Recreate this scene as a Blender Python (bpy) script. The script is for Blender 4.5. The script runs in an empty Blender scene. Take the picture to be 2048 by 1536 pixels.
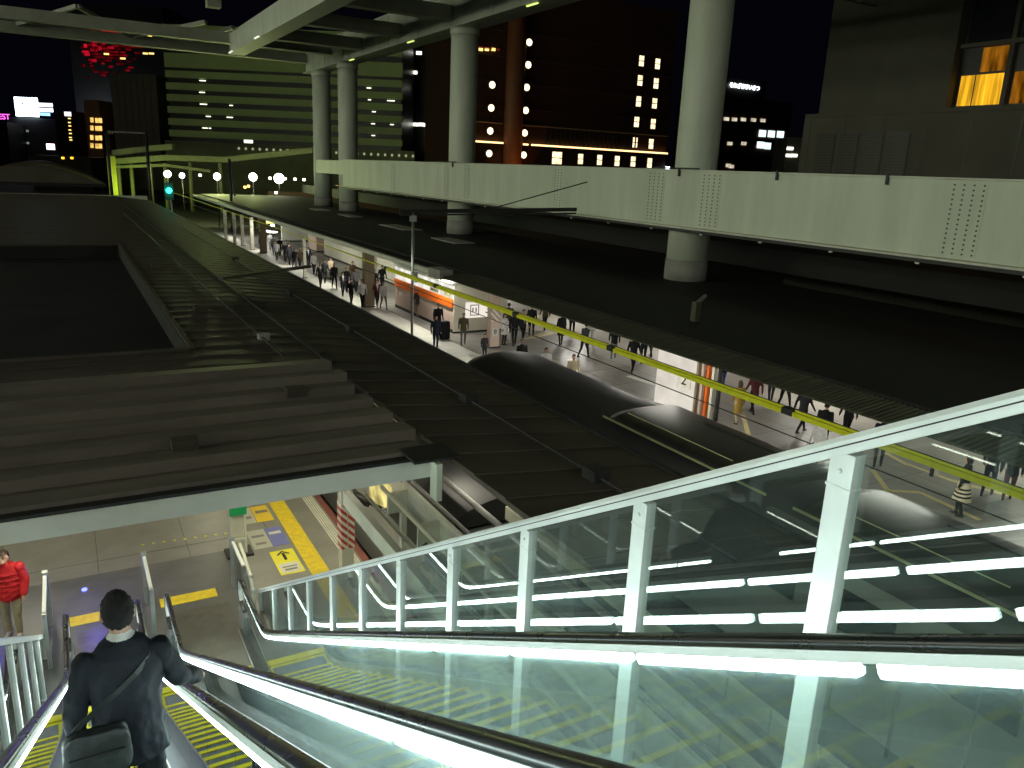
import bpy, bmesh, math, random
import numpy as np
from mathutils import Vector, Matrix
random.seed(7); np.random.seed(7)
R = math.radians
C = bpy.context.scene.collection
SC = bpy.context.scene

# ------------------------------------------------------------------ camera
FPX, YAW, PITCH, ROLL, HC = 1572.3, R(29.86), R(15.14), R(2.543), 8.5
def _cam_axes():
    f = np.array([math.sin(YAW)*math.cos(PITCH), math.cos(YAW)*math.cos(PITCH), -math.sin(PITCH)])
    r = np.array([math.cos(YAW), -math.sin(YAW), 0.0]); u = np.cross(r, f)
    c, s = math.cos(ROLL), math.sin(ROLL)
    return np.array([c*r+s*u, -s*r+c*u, f])
AX = _cam_axes()
def _ray(x, y):
    return AX.T @ np.array([(x-1024)/FPX, -(y-768)/FPX, 1.0])
def at_z(x, y, z=0.0):
    d = _ray(x, y); t = (z-HC)/d[2]; return Vector((d[0]*t, d[1]*t, z))
def at_x(x, y, X):
    d = _ray(x, y); t = X/d[0]; return Vector((X, d[1]*t, HC+d[2]*t))
def at_y(x, y, Y):
    d = _ray(x, y); t = Y/d[1]; return Vector((d[0]*t, Y, HC+d[2]*t))
FH = np.array([math.sin(YAW), math.cos(YAW), 0]); RH = np.array([math.cos(YAW), -math.sin(YAW), 0])
def at_d(x, y, D):                       # point on the upright plane D metres ahead, square to the view azimuth
    d = _ray(x, y); t = D/float(d@FH); return Vector((d[0]*t, d[1]*t, HC+d[2]*t))
cam = bpy.data.cameras.new('camera'); co = bpy.data.objects.new('camera', cam); C.objects.link(co)
cam.sensor_width = 36; cam.lens = FPX/2048*36; cam.clip_start = .05; cam.clip_end = 3000
m = Matrix.Identity(4)
for i in range(3):
    m[i][0] = AX[0][i]; m[i][1] = AX[1][i]; m[i][2] = -AX[2][i]
m[2][3] = HC
co.matrix_world = m; SC.camera = co

# ------------------------------------------------------------------ world, exposure
w = bpy.data.worlds.new('World'); SC.world = w; w.use_nodes = True
nt = w.node_tree; bg = nt.nodes['Background']
sky = nt.nodes.new('ShaderNodeTexSky'); sky.sky_type = 'NISHITA'; sky.sun_disc = False
sky.sun_elevation = R(-6); sky.sun_rotation = R(250)
glow = nt.nodes.new('ShaderNodeBackground'); glow.inputs[0].default_value = (.0008, .0009, .0024, 1); add = nt.nodes.new('ShaderNodeAddShader')   # faint city glow of the night sky
nt.links.new(bg.outputs[0], add.inputs[0]); nt.links.new(glow.outputs[0], add.inputs[1]); nt.links.new(add.outputs[0], nt.nodes['World Output'].inputs[0])
nt.links.new(sky.outputs[0], bg.inputs[0]); bg.inputs[1].default_value = 0.1
SC.view_settings.view_transform = 'Standard'; SC.view_settings.look = 'None'
SC.view_settings.exposure = 0.0; SC.view_settings.gamma = 1.0
SC.cycles.use_denoising = True
SC.cycles.max_bounces = 8; SC.cycles.transparent_max_bounces = 24; SC.cycles.diffuse_bounces = 3
SC.cycles.glossy_bounces = 4; SC.cycles.sample_clamp_indirect = 4.0
SC.cycles.caustics_reflective = False; SC.cycles.caustics_refractive = False

# ------------------------------------------------------------------ materials
MATS = {}
def mat(name, col, rough=.6, metal=0.0, var=.18, scale=2.0, bump=0.0, stretch=(1, 1, 1), spec=.5, bscale=None):
    if name in MATS: return MATS[name]
    mt = bpy.data.materials.new(name); mt.use_nodes = True; n = mt.node_tree; p = n.nodes['Principled BSDF']
    p.inputs['Roughness'].default_value = rough; p.inputs['Metallic'].default_value = metal
    p.inputs['Specular IOR Level'].default_value = spec
    tc = n.nodes.new('ShaderNodeTexCoord'); mp = n.nodes.new('ShaderNodeMapping'); mp.inputs['Scale'].default_value = stretch
    n.links.new(tc.outputs['Object'], mp.inputs[0])
    nz = n.nodes.new('ShaderNodeTexNoise'); nz.inputs['Scale'].default_value = scale; nz.inputs['Detail'].default_value = 6
    nz.inputs['Roughness'].default_value = .65
    n.links.new(mp.outputs[0], nz.inputs[0])
    rp = n.nodes.new('ShaderNodeValToRGB'); rp.color_ramp.elements[0].position = .3; rp.color_ramp.elements[1].position = .72
    lo = [max(0, c*(1-var)) for c in col]; hi = [min(1, c*(1+var)) for c in col]
    rp.color_ramp.elements[0].color = (*lo, 1); rp.color_ramp.elements[1].color = (*hi, 1)
    n.links.new(nz.outputs[0], rp.inputs[0]); n.links.new(rp.outputs[0], p.inputs['Base Color'])
    mr = n.nodes.new('ShaderNodeMapRange'); mr.inputs[3].default_value = max(.02, rough-.1); mr.inputs[4].default_value = min(1, rough+.12)
    n.links.new(nz.outputs[0], mr.inputs[0]); n.links.new(mr.outputs[0], p.inputs['Roughness'])
    if bump:
        n2 = n.nodes.new('ShaderNodeTexNoise'); n2.inputs['Scale'].default_value = bscale or scale*8; n2.inputs['Detail'].default_value = 4
        n.links.new(mp.outputs[0], n2.inputs[0])
        b = n.nodes.new('ShaderNodeBump'); b.inputs['Strength'].default_value = bump; b.inputs['Distance'].default_value = .02
        n.links.new(n2.outputs[0], b.inputs['Height']); n.links.new(b.outputs[0], p.inputs['Normal'])
    MATS[name] = mt; return mt
def emit(name, col, strength, var=0.0, scale=1.0, stretch=(1, 1, 1)):
    if name in MATS: return MATS[name]
    mt = bpy.data.materials.new(name); mt.use_nodes = True; n = mt.node_tree
    n.nodes.remove(n.nodes['Principled BSDF']); e = n.nodes.new('ShaderNodeEmission')
    e.inputs[0].default_value = (*col, 1); e.inputs[1].default_value = strength
    n.links.new(e.outputs[0], n.nodes['Material Output'].inputs[0])
    if var:
        tc = n.nodes.new('ShaderNodeTexCoord'); nz = n.nodes.new('ShaderNodeTexNoise'); nz.inputs['Scale'].default_value = scale
        mp = n.nodes.new('ShaderNodeMapping'); mp.inputs['Scale'].default_value = stretch; n.links.new(tc.outputs['Object'], mp.inputs[0]); n.links.new(mp.outputs[0], nz.inputs[0])
        mr = n.nodes.new('ShaderNodeMapRange'); mr.inputs[1].default_value = .3; mr.inputs[2].default_value = .7
        mr.inputs[3].default_value = strength*(1-var); mr.inputs[4].default_value = strength*(1+var)
        n.links.new(nz.outputs[0], mr.inputs[0]); n.links.new(mr.outputs[0], e.inputs[1])
    MATS[name] = mt; return mt
def glass(name, tint=(.9, .97, .94), milk=.03, boost=1.6, rough=.015):
    mt = bpy.data.materials.new(name); mt.use_nodes = True; n = mt.node_tree
    n.nodes.remove(n.nodes['Principled BSDF'])
    tr = n.nodes.new('ShaderNodeBsdfTransparent'); tr.inputs[0].default_value = (*tint, 1)
    gl = n.nodes.new('ShaderNodeBsdfGlossy'); gl.inputs['Roughness'].default_value = rough
    df = n.nodes.new('ShaderNodeBsdfDiffuse'); df.inputs[0].default_value = (.74, .92, .94, 1)
    fr = n.nodes.new('ShaderNodeFresnel'); fr.inputs[0].default_value = 1.5
    gm = n.nodes.new('ShaderNodeNewGeometry'); ir = n.nodes.new('ShaderNodeMapRange'); ir.inputs[3].default_value = 1.5; ir.inputs[4].default_value = 1/1.5
    n.links.new(gm.outputs['Backfacing'], ir.inputs[0]); n.links.new(ir.outputs[0], fr.inputs[0])   # same reflectance on both faces of the thin pane
    mu = n.nodes.new('ShaderNodeMath'); mu.operation = 'MULTIPLY'; mu.inputs[1].default_value = boost; mu.use_clamp = True
    n.links.new(fr.outputs[0], mu.inputs[0])
    m1 = n.nodes.new('ShaderNodeMixShader'); m2 = n.nodes.new('ShaderNodeMixShader')
    tc = n.nodes.new('ShaderNodeTexCoord'); nz = n.nodes.new('ShaderNodeTexNoise'); nz.inputs['Scale'].default_value = 1.3; nz.inputs['Detail'].default_value = 5
    n.links.new(tc.outputs['Object'], nz.inputs[0])
    mr = n.nodes.new('ShaderNodeMapRange'); mr.inputs[1].default_value = .35; mr.inputs[2].default_value = .7
    mr.inputs[3].default_value = milk*.8; mr.inputs[4].default_value = milk*1.2
    lw = n.nodes.new('ShaderNodeLayerWeight'); lw.inputs[0].default_value = .5
    ma = n.nodes.new('ShaderNodeMath'); ma.operation = 'MULTIPLY_ADD'; ma.inputs[1].default_value = 12.0; ma.inputs[2].default_value = .5; pw = n.nodes.new('ShaderNodeMath'); pw.operation = 'POWER'; pw.inputs[1].default_value = 3.0
    mm = n.nodes.new('ShaderNodeMath'); mm.operation = 'MULTIPLY'; mm.use_clamp = True   # dust veil boosted at grazing angles to imitate the tubes' bright haze
    n.links.new(lw.outputs['Facing'], pw.inputs[0]); n.links.new(pw.outputs[0], ma.inputs[0]); n.links.new(ma.outputs[0], mm.inputs[0])
    n.links.new(nz.outputs[0], mr.inputs[0]); n.links.new(mr.outputs[0], mm.inputs[1]); n.links.new(mm.outputs[0], m1.inputs[0])
    n.links.new(tr.outputs[0], m1.inputs[1]); n.links.new(df.outputs[0], m1.inputs[2])
    n.links.new(mu.outputs[0], m2.inputs[0]); n.links.new(m1.outputs[0], m2.inputs[1]); n.links.new(gl.outputs[0], m2.inputs[2])
    n.links.new(m2.outputs[0], n.nodes['Material Output'].inputs[0])
    MATS[name] = mt; return mt
def stripes(name, ca, cb, period, axis_vec, duty=.5, rough=.5):
    mt = bpy.data.materials.new(name); mt.use_nodes = True; n = mt.node_tree; p = n.nodes['Principled BSDF']
    tc = n.nodes.new('ShaderNodeTexCoord'); vm = n.nodes.new('ShaderNodeVectorMath'); vm.operation = 'DOT_PRODUCT'
    vm.inputs[1].default_value = [a/period for a in axis_vec]
    n.links.new(tc.outputs['Object'], vm.inputs[0])
    fr = n.nodes.new('ShaderNodeMath'); fr.operation = 'FRACT'; n.links.new(vm.outputs['Value'], fr.inputs[0])
    gt = n.nodes.new('ShaderNodeMath'); gt.operation = 'GREATER_THAN'; gt.inputs[1].default_value = duty; n.links.new(fr.outputs[0], gt.inputs[0])
    mx = n.nodes.new('ShaderNodeMix'); mx.data_type = 'RGBA'; n.links.new(gt.outputs[0], mx.inputs[0])
    mx.inputs[6].default_value = (*ca, 1); mx.inputs[7].default_value = (*cb, 1)
    n.links.new(mx.outputs[2], p.inputs['Base Color']); p.inputs['Roughness'].default_value = rough
    MATS[name] = mt; return mt

# ------------------------------------------------------------------ mesh helpers
class MB:
    def __init__(s): s.v = []; s.f = []; s.m = []; s.sm = []
    def face(s, pts, mi=0, sm=False):
        b = len(s.v); s.v += [tuple(p) for p in pts]; s.f.append(tuple(range(b, b+len(pts)))); s.m.append(mi); s.sm.append(sm); return s
    def hexa(s, p, mi=0):                # p: 4 bottom pts ccw, 4 top pts
        b = len(s.v); s.v += [tuple(q) for q in p]
        for f in ((3, 2, 1, 0), (4, 5, 6, 7), (0, 1, 5, 4), (1, 2, 6, 5), (2, 3, 7, 6), (3, 0, 4, 7)):
            s.f.append(tuple(b+i for i in f)); s.m.append(mi); s.sm.append(False)
        return s
    def box(s, x0, x1, y0, y1, z0, z1, mi=0):
        return s.hexa([(x0, y0, z0), (x1, y0, z0), (x1, y1, z0), (x0, y1, z0), (x0, y0, z1), (x1, y0, z1), (x1, y1, z1), (x0, y1, z1)], mi)
    def obox(s, c, ax, ay, az, mi=0):    # centre and three half-axis vectors
        c, ax, ay, az = map(Vector, (c, ax, ay, az))
        return s.hexa([c-ax-ay-az, c+ax-ay-az, c+ax+ay-az, c-ax+ay-az, c-ax-ay+az, c+ax-ay+az, c+ax+ay+az, c-ax+ay+az], mi)
    def bar(s, a, b, wd, h, mi=0, up=(0, 0, 1)):   # square bar from a to b
        a, b = Vector(a), Vector(b); d = (b-a).normalized(); up = Vector(up)
        sx = d.cross(up); sx = sx.normalized() if sx.length > 1e-5 else Vector((1, 0, 0)); uz = sx.cross(d)
        return s.obox((a+b)/2, d*((b-a).length/2), sx*(wd/2), uz*(h/2), mi)
    def tube(s, pts, r, n=10, mi=0, caps=True):
        pts = [Vector(p) for p in pts]; rs = r if isinstance(r, (list, tuple)) else [r]*len(pts); base = len(s.v)
        t0 = (pts[1]-pts[0]).normalized(); ref = Vector((0, 0, 1)) if abs(t0.z) < .9 else Vector((1, 0, 0)); u = t0.cross(ref).normalized()
        for i, p in enumerate(pts):
            t = ((pts[min(i+1, len(pts)-1)]-pts[max(i-1, 0)])).normalized()
            u = (u-t*u.dot(t)).normalized(); v = t.cross(u)
            for k in range(n):
                a = 2*math.pi*k/n; s.v.append(tuple(p+(u*math.cos(a)+v*math.sin(a))*rs[i]))
        for i in range(len(pts)-1):
            for k in range(n):
                s.f.append((base+i*n+k, base+i*n+(k+1) % n, base+(i+1)*n+(k+1) % n, base+(i+1)*n+k)); s.m.append(mi); s.sm.append(True)
        if caps:
            s.f.append(tuple(base+k for k in reversed(range(n)))); s.m.append(mi); s.sm.append(False)
            e = base+(len(pts)-1)*n; s.f.append(tuple(e+k for k in range(n))); s.m.append(mi); s.sm.append(False)
        return s
    def sweep(s, path, prof, mi=0, sm=False, close=True):
        # path: points in the YZ plane at x=0 with tangent; prof: (x, n) pairs, n along the path normal
        base = len(s.v); k = len(prof); n = len(path)
        for i, (y, z) in enumerate(path):
            a = path[max(0, i-1)]; b = path[min(n-1, i+1)]; t = Vector((b[0]-a[0], b[1]-a[1])).normalized(); nn = Vector((-t.y, t.x))
            for (x, q) in prof: s.v.append((x, y+nn.x*q, z+nn.y*q))
        for i in range(n-1):
            for j in range(k if close else k-1):
                j2 = (j+1) % k
                s.f.append((base+i*k+j, base+i*k+j2, base+(i+1)*k+j2, base+(i+1)*k+j)); s.m.append(mi); s.sm.append(sm)
        if close:
            s.f.append(tuple(base+j for j in reversed(range(k)))); s.m.append(mi); s.sm.append(False)
            s.f.append(tuple(base+(n-1)*k+j for j in range(k))); s.m.append(mi); s.sm.append(False)
        return s
    def build(s, name, mats, parent=None, bevel=0, loc=None):
        me = bpy.data.meshes.new(name); me.from_pydata(s.v, [], s.f); me.update()
        for mt in (mats if isinstance(mats, (list, tuple)) else [mats]): me.materials.append(mt)
        me.polygons.foreach_set('material_index', s.m); me.polygons.foreach_set('use_smooth', s.sm)
        bm = bmesh.new(); bm.from_mesh(me); bmesh.ops.recalc_face_normals(bm, faces=bm.faces); bm.to_mesh(me); bm.free()
        o = bpy.data.objects.new(name, me); C.objects.link(o)
        if parent: o.parent = parent
        if loc is not None: o.location = loc
        if bevel:
            b = o.modifiers.new('bevel', 'BEVEL'); b.width = bevel; b.segments = 2; b.limit_method = 'ANGLE'; b.angle_limit = R(40)
        return o
def tag(o, label, cat, group=None):
    o['label'] = label; o['category'] = cat
    if group: o['group'] = group
    return o
def thing(name, label, cat, loc=(0, 0, 0), group=None):
    o = bpy.data.objects.new(name, None); o.empty_display_size = .3; C.objects.link(o); o.location = loc
    return tag(o, label, cat, group)
def struct(o): o['kind'] = 'structure'; return o
def copy_of(src, parent, loc=None):
    c = src.copy(); C.objects.link(c); c.parent = parent
    if loc is not None: c.location = loc
    return c
def copy_tree(root, loc, rotz=None, label=None):
    r = root.copy(); C.objects.link(r); r.location = loc
    if rotz is not None: r.rotation_euler = (0, 0, rotz)
    if label: r['label'] = label
    for ch in list(root.children):
        c = ch.copy(); C.objects.link(c); c.parent = r
        for g in ch.children:
            d = g.copy(); C.objects.link(d); d.parent = c
    return r
def area(name, loc, sx, sy, power, col, rot=(0, 0, 0), parent=None, spread=None):
    l = bpy.data.lights.new(name, 'AREA'); l.shape = 'RECTANGLE'; l.size = sx; l.size_y = sy; l.energy = power; l.color = col
    if spread: l.spread = spread
    o = bpy.data.objects.new(name, l); C.objects.link(o); o.location = loc; o.rotation_euler = rot
    if parent: o.parent = parent
    return o
def point(name, loc, power, col, rad=.2, parent=None):
    l = bpy.data.lights.new(name, 'POINT'); l.energy = power; l.color = col; l.shadow_soft_size = rad
    o = bpy.data.objects.new(name, l); C.objects.link(o); o.location = loc
    if parent: o.parent = parent
    return o
def text(name, s, size, mt, origin, right, up, parent=None, depth=.01, bold=0.0):
    cu = bpy.data.curves.new(name, 'FONT'); cu.body = s; cu.size = size; cu.align_x = 'CENTER'; cu.align_y = 'CENTER'
    cu.extrude = depth; cu.offset = bold
    tmp = bpy.data.objects.new('tmp', cu); C.objects.link(tmp)
    dg = bpy.context.evaluated_depsgraph_get(); dg.update()
    me = bpy.data.meshes.new_from_object(tmp.evaluated_get(dg)); bpy.data.objects.remove(tmp)
    me.materials.clear(); me.materials.append(mt)
    r = Vector(right).normalized(); u = Vector(up); u = (u-r*u.dot(r)).normalized(); nn = r.cross(u)
    M = Matrix.Identity(4)
    for i in range(3): M[i][0] = r[i]; M[i][1] = u[i]; M[i][2] = nn[i]; M[i][3] = origin[i]
    me.transform(M)
    o = bpy.data.objects.new(name, me); C.objects.link(o)
    if parent: o.parent = parent
    return o

# palette
m_white = mat('white_paint', (.62, .64, .58), .5, var=.1, scale=.7, bump=.05)
m_white2 = mat('weathered_white_paint', (.58, .615, .5), .55, var=.13, scale=.7, bump=.08, stretch=(1, 1, .14))
m_steel = mat('brushed_steel', (.55, .57, .56), .32, metal=.85, var=.12, scale=4)
m_alu = mat('aluminium_rail', (.72, .76, .74), .42, metal=.35, var=.08, scale=3)
m_rubber = mat('handrail_rubber', (.012, .013, .014), .28, var=.3, scale=5, spec=.6)
m_deck = mat('escalator_deck', (.05, .055, .05), .42, metal=.5, var=.5, scale=3.0)
m_dark = mat('dark_metal', (.03, .03, .03), .5, metal=.3, var=.3)
m_step = mat('step_tread', (.17, .18, .175), .45, metal=.6, var=.25, scale=9)
m_yel = mat('yellow_demarcation', (.72, .62, .02), .5, var=.12, scale=9)
m_tactile = mat('tactile_yellow', (.68, .50, .02), .6, var=.2, scale=7, bump=.6, bscale=22)
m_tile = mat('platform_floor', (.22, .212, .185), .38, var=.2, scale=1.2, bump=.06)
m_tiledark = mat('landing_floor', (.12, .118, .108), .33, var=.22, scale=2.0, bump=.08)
m_conc = mat('concrete', (.3, .29, .26), .8, var=.2, scale=.8, bump=.1)
m_pale = mat('pale_edge', (.62, .62, .52), .6, var=.12, scale=1.5)
m_roof = mat('roof_sheet', (.068, .056, .042), .55, metal=.1, var=.42, scale=.7, bump=.25, stretch=(.4, 2, 1), spec=.35)
m_roofdk = mat('roof_sheet_black', (.016, .016, .015), .7, var=.35, scale=.5, bump=.15, spec=.25)
m_rooffr = mat('roof_edge_sheet', (.075, .078, .05), .6, var=.4, scale=1.5, bump=.2, stretch=(.3, 3, 1), spec=.3)
m_asph = mat('asphalt', (.035, .034, .033), .85, var=.25, scale=.6, bump=.2)
m_ball = mat('ballast', (.06, .05, .045), .95, var=.4, scale=6, bump=.8)
m_rail = mat('rail_steel', (.2, .17, .14), .4, metal=.8)
m_beige = mat('beige_steel', (.64, .63, .5), .5, var=.12, scale=1.2)
m_glassf = glass('fence_glass', (.93, .98, .95), .012, 1.7)
m_glassb = glass('balustrade_glass', (.93, .98, .96), .055, 2.0)
m_tube = emit('fluorescent_tube', (.80, 1.0, .97), 23.0)
m_lamp = emit('ceiling_lamp', (1.0, .97, .86), 12.0)

# ------------------------------------------------------------------ ground, tracks, platforms
struct(MB().box(-900, 900, -300, 1500, -1.6, -1.5).build('ground', m_asph))
def platform(name, x0, x1, y0, y1):
    b = MB().box(x0, x1, y0, y1, -1.5, 0); return struct(b.build(name, m_tile))
platform('near_platform', -9.0, 5.3, -6, 125)
platform('far_platform', 14.65, 30.5, -12, 106)
struct(MB().box(5.32, 14.63, -12, 300, -1.5, -1.18).build('track_bed', m_ball))
m_joint = mat('floor_joint', (.1, .095, .085), .7)
m_red = mat('edge_red_tile', (.2, .06, .045), .6, var=.25, scale=3)
m_tan = mat('tan_floor_line', (.55, .46, .2), .6, var=.1)
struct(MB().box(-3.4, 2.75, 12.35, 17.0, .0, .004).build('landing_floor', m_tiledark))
struct(MB().box(3.98, 4.36, 12.2, 100, 0, .008).build('tactile_paving', m_tactile))
b = MB()
for i in range(5): b.box(4.83+.055*i, 4.865+.055*i, 11.2, 100, 0, .006)
struct(b.build('platform_edge_strip', m_pale))
struct(MB().box(5.14, 5.3, 9, 100, .001, .007).build('platform_edge_tile', m_red))
b = MB()
for x0, x1 in ((-.6, .58), (1.0, 2.05)): b.box(x0, x1, 15.06, 15.4, .004, .012)
b.box(-2.6, -.95, 14.0, 14.2, .004, .010)
struct(b.build('tactile_paving', m_tactile))
b = MB()
for i in range(8): b.box(-9+1.8*i, -9+1.8*i+.012, 17.0, 60, 0, .003)
for i in range(14): b.box(-9, 3.9, 17.6+1.8*i, 17.612+1.8*i, 0, .0035)
struct(b.build('floor_joint', m_joint))
b = MB()
for i in range(11):
    p = Vector((.9+i*.22, 18.0-.02*i, 0)); b.box(p.x, p.x+.06, p.y, p.y+.06, 0, .006)
struct(b.build('floor_marking', m_yel))
# floor stickers on the near platform
def sticker(x0, x1, y0, y1, label, cols, arrow=False, bars=()):
    b = MB(); ms = []; n = len(cols)
    for i, (nm, c, fx0, fx1, fy0, fy1) in enumerate(cols):
        ms.append(mat(nm, c, .5, var=.08)); b.box(x0+(x1-x0)*fx0, x0+(x1-x0)*fx1, y0+(y1-y0)*fy0, y0+(y1-y0)*fy1, .004+.002*i, .008+.002*i, i)
    t = tag(b.build('floor_sign', ms), label, 'floor sign', 'floor signs beside the yellow strip')
    if arrow:
        cx = (x0+x1)/2; yb = y0+(y1-y0)*.56; yt = y0+(y1-y0)*.95
        a = MB().box(cx-.03, cx+.03, yb, yt-.12, .016, .019)
        a.face([(cx-.15, yt-.17, .018), (cx-.11, yt-.2, .018), (cx, yt-.07, .018), (cx, yt, .018)]).face([(cx+.15, yt-.17, .018), (cx+.11, yt-.2, .018), (cx, yt-.07, .018), (cx, yt, .018)])
        a.build('arrow', m_dark, t)
    if bars:
        a = MB()
        for (fx0, fx1, fy0, fy1) in bars: a.box(x0+(x1-x0)*fx0, x0+(x1-x0)*fx1, y0+(y1-y0)*fy0, y0+(y1-y0)*fy1, .013, .017)
        a.build('print', mat('sign_print', (.2, .19, .17), .6), t)
    return t
sticker(3.38, 3.9, 15.35, 16.5, 'yellow floor sign with a black arrow beside the tactile strip',
        [('sign_yellow', (.75, .68, .03), 0, 1, 0, 1), ('sign_white', (.62, .6, .52), .1, .9, .06, .44)], True, ((.25, .75, .14, .2), (.2, .8, .26, .3)))
sticker(3.12, 3.9, 16.75, 17.75, 'grey and blue floor sign between the two yellow ones',
        [('sign_grey', (.42, .42, .34), 0, .52, 0, 1), ('sign_blue', (.16, .17, .42), .54, 1, 0, 1), ('sign_white', (.62, .6, .52), .6, .95, .62, .76)], False, ((.1, .4, .2, .3), (.08, .44, .6, .7)))
sticker(3.05, 3.88, 18.15, 19.1, 'grey and orange floor sign farthest from the escalators',
        [('sign_grey', (.42, .42, .34), 0, .5, 0, 1), ('sign_orange', (.72, .5, .03), .52, 1, 0, 1)], False, ((.1, .42, .3, .45), (.6, .95, .55, .7)))
# far platform floor details
struct(MB().box(15.5, 16.75, 8, 100, 0, .006).build('platform_edge_strip', m_pale))
b = MB()
def ln(p, q, wd=.16):
    p, q = at_z(*p), at_z(*q); b.bar((p.x, p.y, .004), (q.x, q.y, .004), wd, .008)
for p, q in (((1745, 940), (1778, 985)), ((1740, 985), (1790, 982)), ((1790, 982), (1840, 985)), ((1840, 985), (1960, 1040)), ((1770, 905), (1815, 930)), ((1815, 928), (1900, 960)),
             ((1900, 960), (2048, 1000)), ((1486, 830), (1502, 890)), ((1050, 655), (1118, 668)), ((1060, 672), (1105, 666)), ((985, 690), (1105, 668)), ((1040, 655), (1080, 630))): ln(p, q)
struct(b.build('floor_line', m_tan))
b = MB(); p, q = at_z(1255, 752), at_z(1312, 770); b.bar((p.x, p.y, .004), (q.x, q.y, .004), .3, .008)
struct(b.build('floor_line', m_pale))
b = MB()
for i in range(40): b.box(16.8, 28.4, 4+2.4*i, 4.012+2.4*i, 0, .003)
for i in range(5): b.box(17.4+2.4*i, 17.412+2.4*i, -5, 120, 0, .0025)
struct(b.build('floor_joint', m_joint))
for i, x in enumerate((6.55, 7.62, 12.52, 13.58)):
    r = MB().box(x-.035, x+.035, -12, 300, -1.18, -1.03).build('rail', m_rail)
    tag(r, ['rail nearest the near platform edge', 'second rail of the track beside the near platform', 'rail of the far track on the side of the near platform', 'rail along the far platform edge'][i], 'rail')

# ------------------------------------------------------------------ escalators
T30 = math.tan(R(30)); Y0 = 11.9
def zs(y):
    u = (Y0-y)*T30; return .5*(u+math.sqrt(u*u+.02))
YTOP = -6.0
ys = [YTOP+i*.5 for i in range(int((10.5-YTOP)/.5)+1)]+[10.75+.15*i for i in range(20)]
def make_escalator(xc, hw, sw, label, seen_from):
    e = thing('escalator', label, 'escalator', (xc, 13, 0), 'down escalators with lit balustrades')
    def bld(b, name, mts, par=e, **k):
        b.v = [(x, y-13, z) for x, y, z in b.v]; return b.build(name, mts, par, **k)
    # step prototype at its nosing
    st = MB().box(-sw, sw, -.4, 0, -.24, 0, 0)
    for i in range(14):
        x = -sw+.06+i*(2*sw-.12)/13; st.box(x-.006, x+.006, -.36, -.05, 0, .006, 0)
    st.box(-sw+.002, sw-.002, -.045, .001, .0, .009, 1); st.box(-sw+.002, -sw+.05, -.398, -.045, .0, .009, 1); st.box(sw-.05, sw-.002, -.398, -.045, .0, .009, 1)
    first = None
    for k in range(44):
        yn = 12.25-.4*k; z = max(zs(yn), .02)
        if yn < YTOP: break
        if first is None: first = st.build('step', [m_step, m_yel], e, loc=(0, yn-13, z-.02))
        else: copy_of(first, e, (0, yn-13, z-.02))
    for sx in (-1, 1):
        path = [(y, zs(y)+.95) for y in ys]; yl = path[-1][0]
        full = path+[(yl+.15, .955)]+[(yl+.15+.27*math.sin(a), .955-.27+.27*math.cos(a)) for a in [R(15*i) for i in range(1, 13)]]+[(yl-.05, .415)]
        x = sx*hw
        prof = [(x-.042, -.012), (x-.036, .014), (x-.018, .026), (x+.018, .026), (x+.036, .014), (x+.042, -.012), (x+.03, -.022), (x-.03, -.022)]
        bld(MB().sweep(full, prof, sm=True), 'handrail', m_rubber)
        pr2 = [(x-.036, -.064), (x-.033, -.024), (x+.033, -.024), (x+.036, -.064)]
        bld(MB().sweep(full[:-3], pr2), 'handrail_profile', m_alu)
        # light diffuser pieces under the handrail, with dark joints
        seg = 1.22; y = YTOP+.2
        tb = MB()
        while y < 13.2:
            y1 = min(y+seg-.09, 13.45); pts = [y+(y1-y)*i/6 for i in range(7)]
            tb.sweep([(q, zs(q)+.95) for q in pts], [(x-.02, -.118), (x-.027, -.096), (x-.022, -.07), (x+.022, -.07), (x+.027, -.096), (x+.02, -.118)], sm=False)
            y += seg
        bld(tb, 'light_strip', m_tube)
        # glass panels with seams
        y = YTOP
        while y < 13.4:
            y1 = min(y+1.22-.008, 13.62); g = MB(); n = 5
            for i in range(n):
                a, c = y+(y1-y)*i/n, y+(y1-y)*(i+1)/n
                g.hexa([(x-.006, a, zs(a)+.03), (x+.006, a, zs(a)+.03), (x+.006, c, zs(c)+.03), (x-.006, c, zs(c)+.03),
                        (x-.006, a, zs(a)+.86), (x+.006, a, zs(a)+.86), (x+.006, c, zs(c)+.86), (x-.006, c, zs(c)+.86)])
            bld(g, 'glass_panel', m_glassb); y += 1.22
        base = [(y, zs(y)) for y in ys]+[(13.6, .01)]
        bld(MB().sweep(base, [(sx*(sw+.006), -.2), (sx*(sw+.006), .055), (sx*(sw+.02), .055), (sx*(sw+.02), -.2)]), 'skirt_panel', m_steel)
        bld(MB().sweep(base, [(sx*(sw+.02), .03), (sx*(sw+.02), .052), (sx*(hw+.1), .045), (sx*(hw+.1), -.16), (sx*(hw+.09), -.16), (sx*(hw+.09), .03)]), 'balustrade_deck', m_deck)
        # newel cover at the landing
        bld(MB().sweep([(13.35, .0), (13.75, .0), (13.88, .0)], [(x-.06, .0), (x-.06, .34), (x-.03, .4), (x+.03, .4), (x+.06, .34), (x+.06, .0)]), 'newel_cover', m_steel)
    bld(MB().box(-sw, sw, 12.27, 12.42, .0, .03), 'comb_plate', m_yel)
    lp = MB().box(-sw-.04, sw+.04, 12.42, 14.75, .004, .022)
    for i in range(int(2*sw/.05)): lp.box(-sw+.05*i, -sw+.05*i+.018, 12.44, 14.73, .022, .026)
    bld(lp, 'landing_plate', mat('landing_plate', (.14, .13, .105), .42, metal=.4, var=.3, scale=3))
    return e
make_escalator(0, .555, .40, 'escalator carrying the man in the dark suit', 0)
make_escalator(1.665, .635, .50, 'empty escalator between the suited man and the glass fence', 1)
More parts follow.
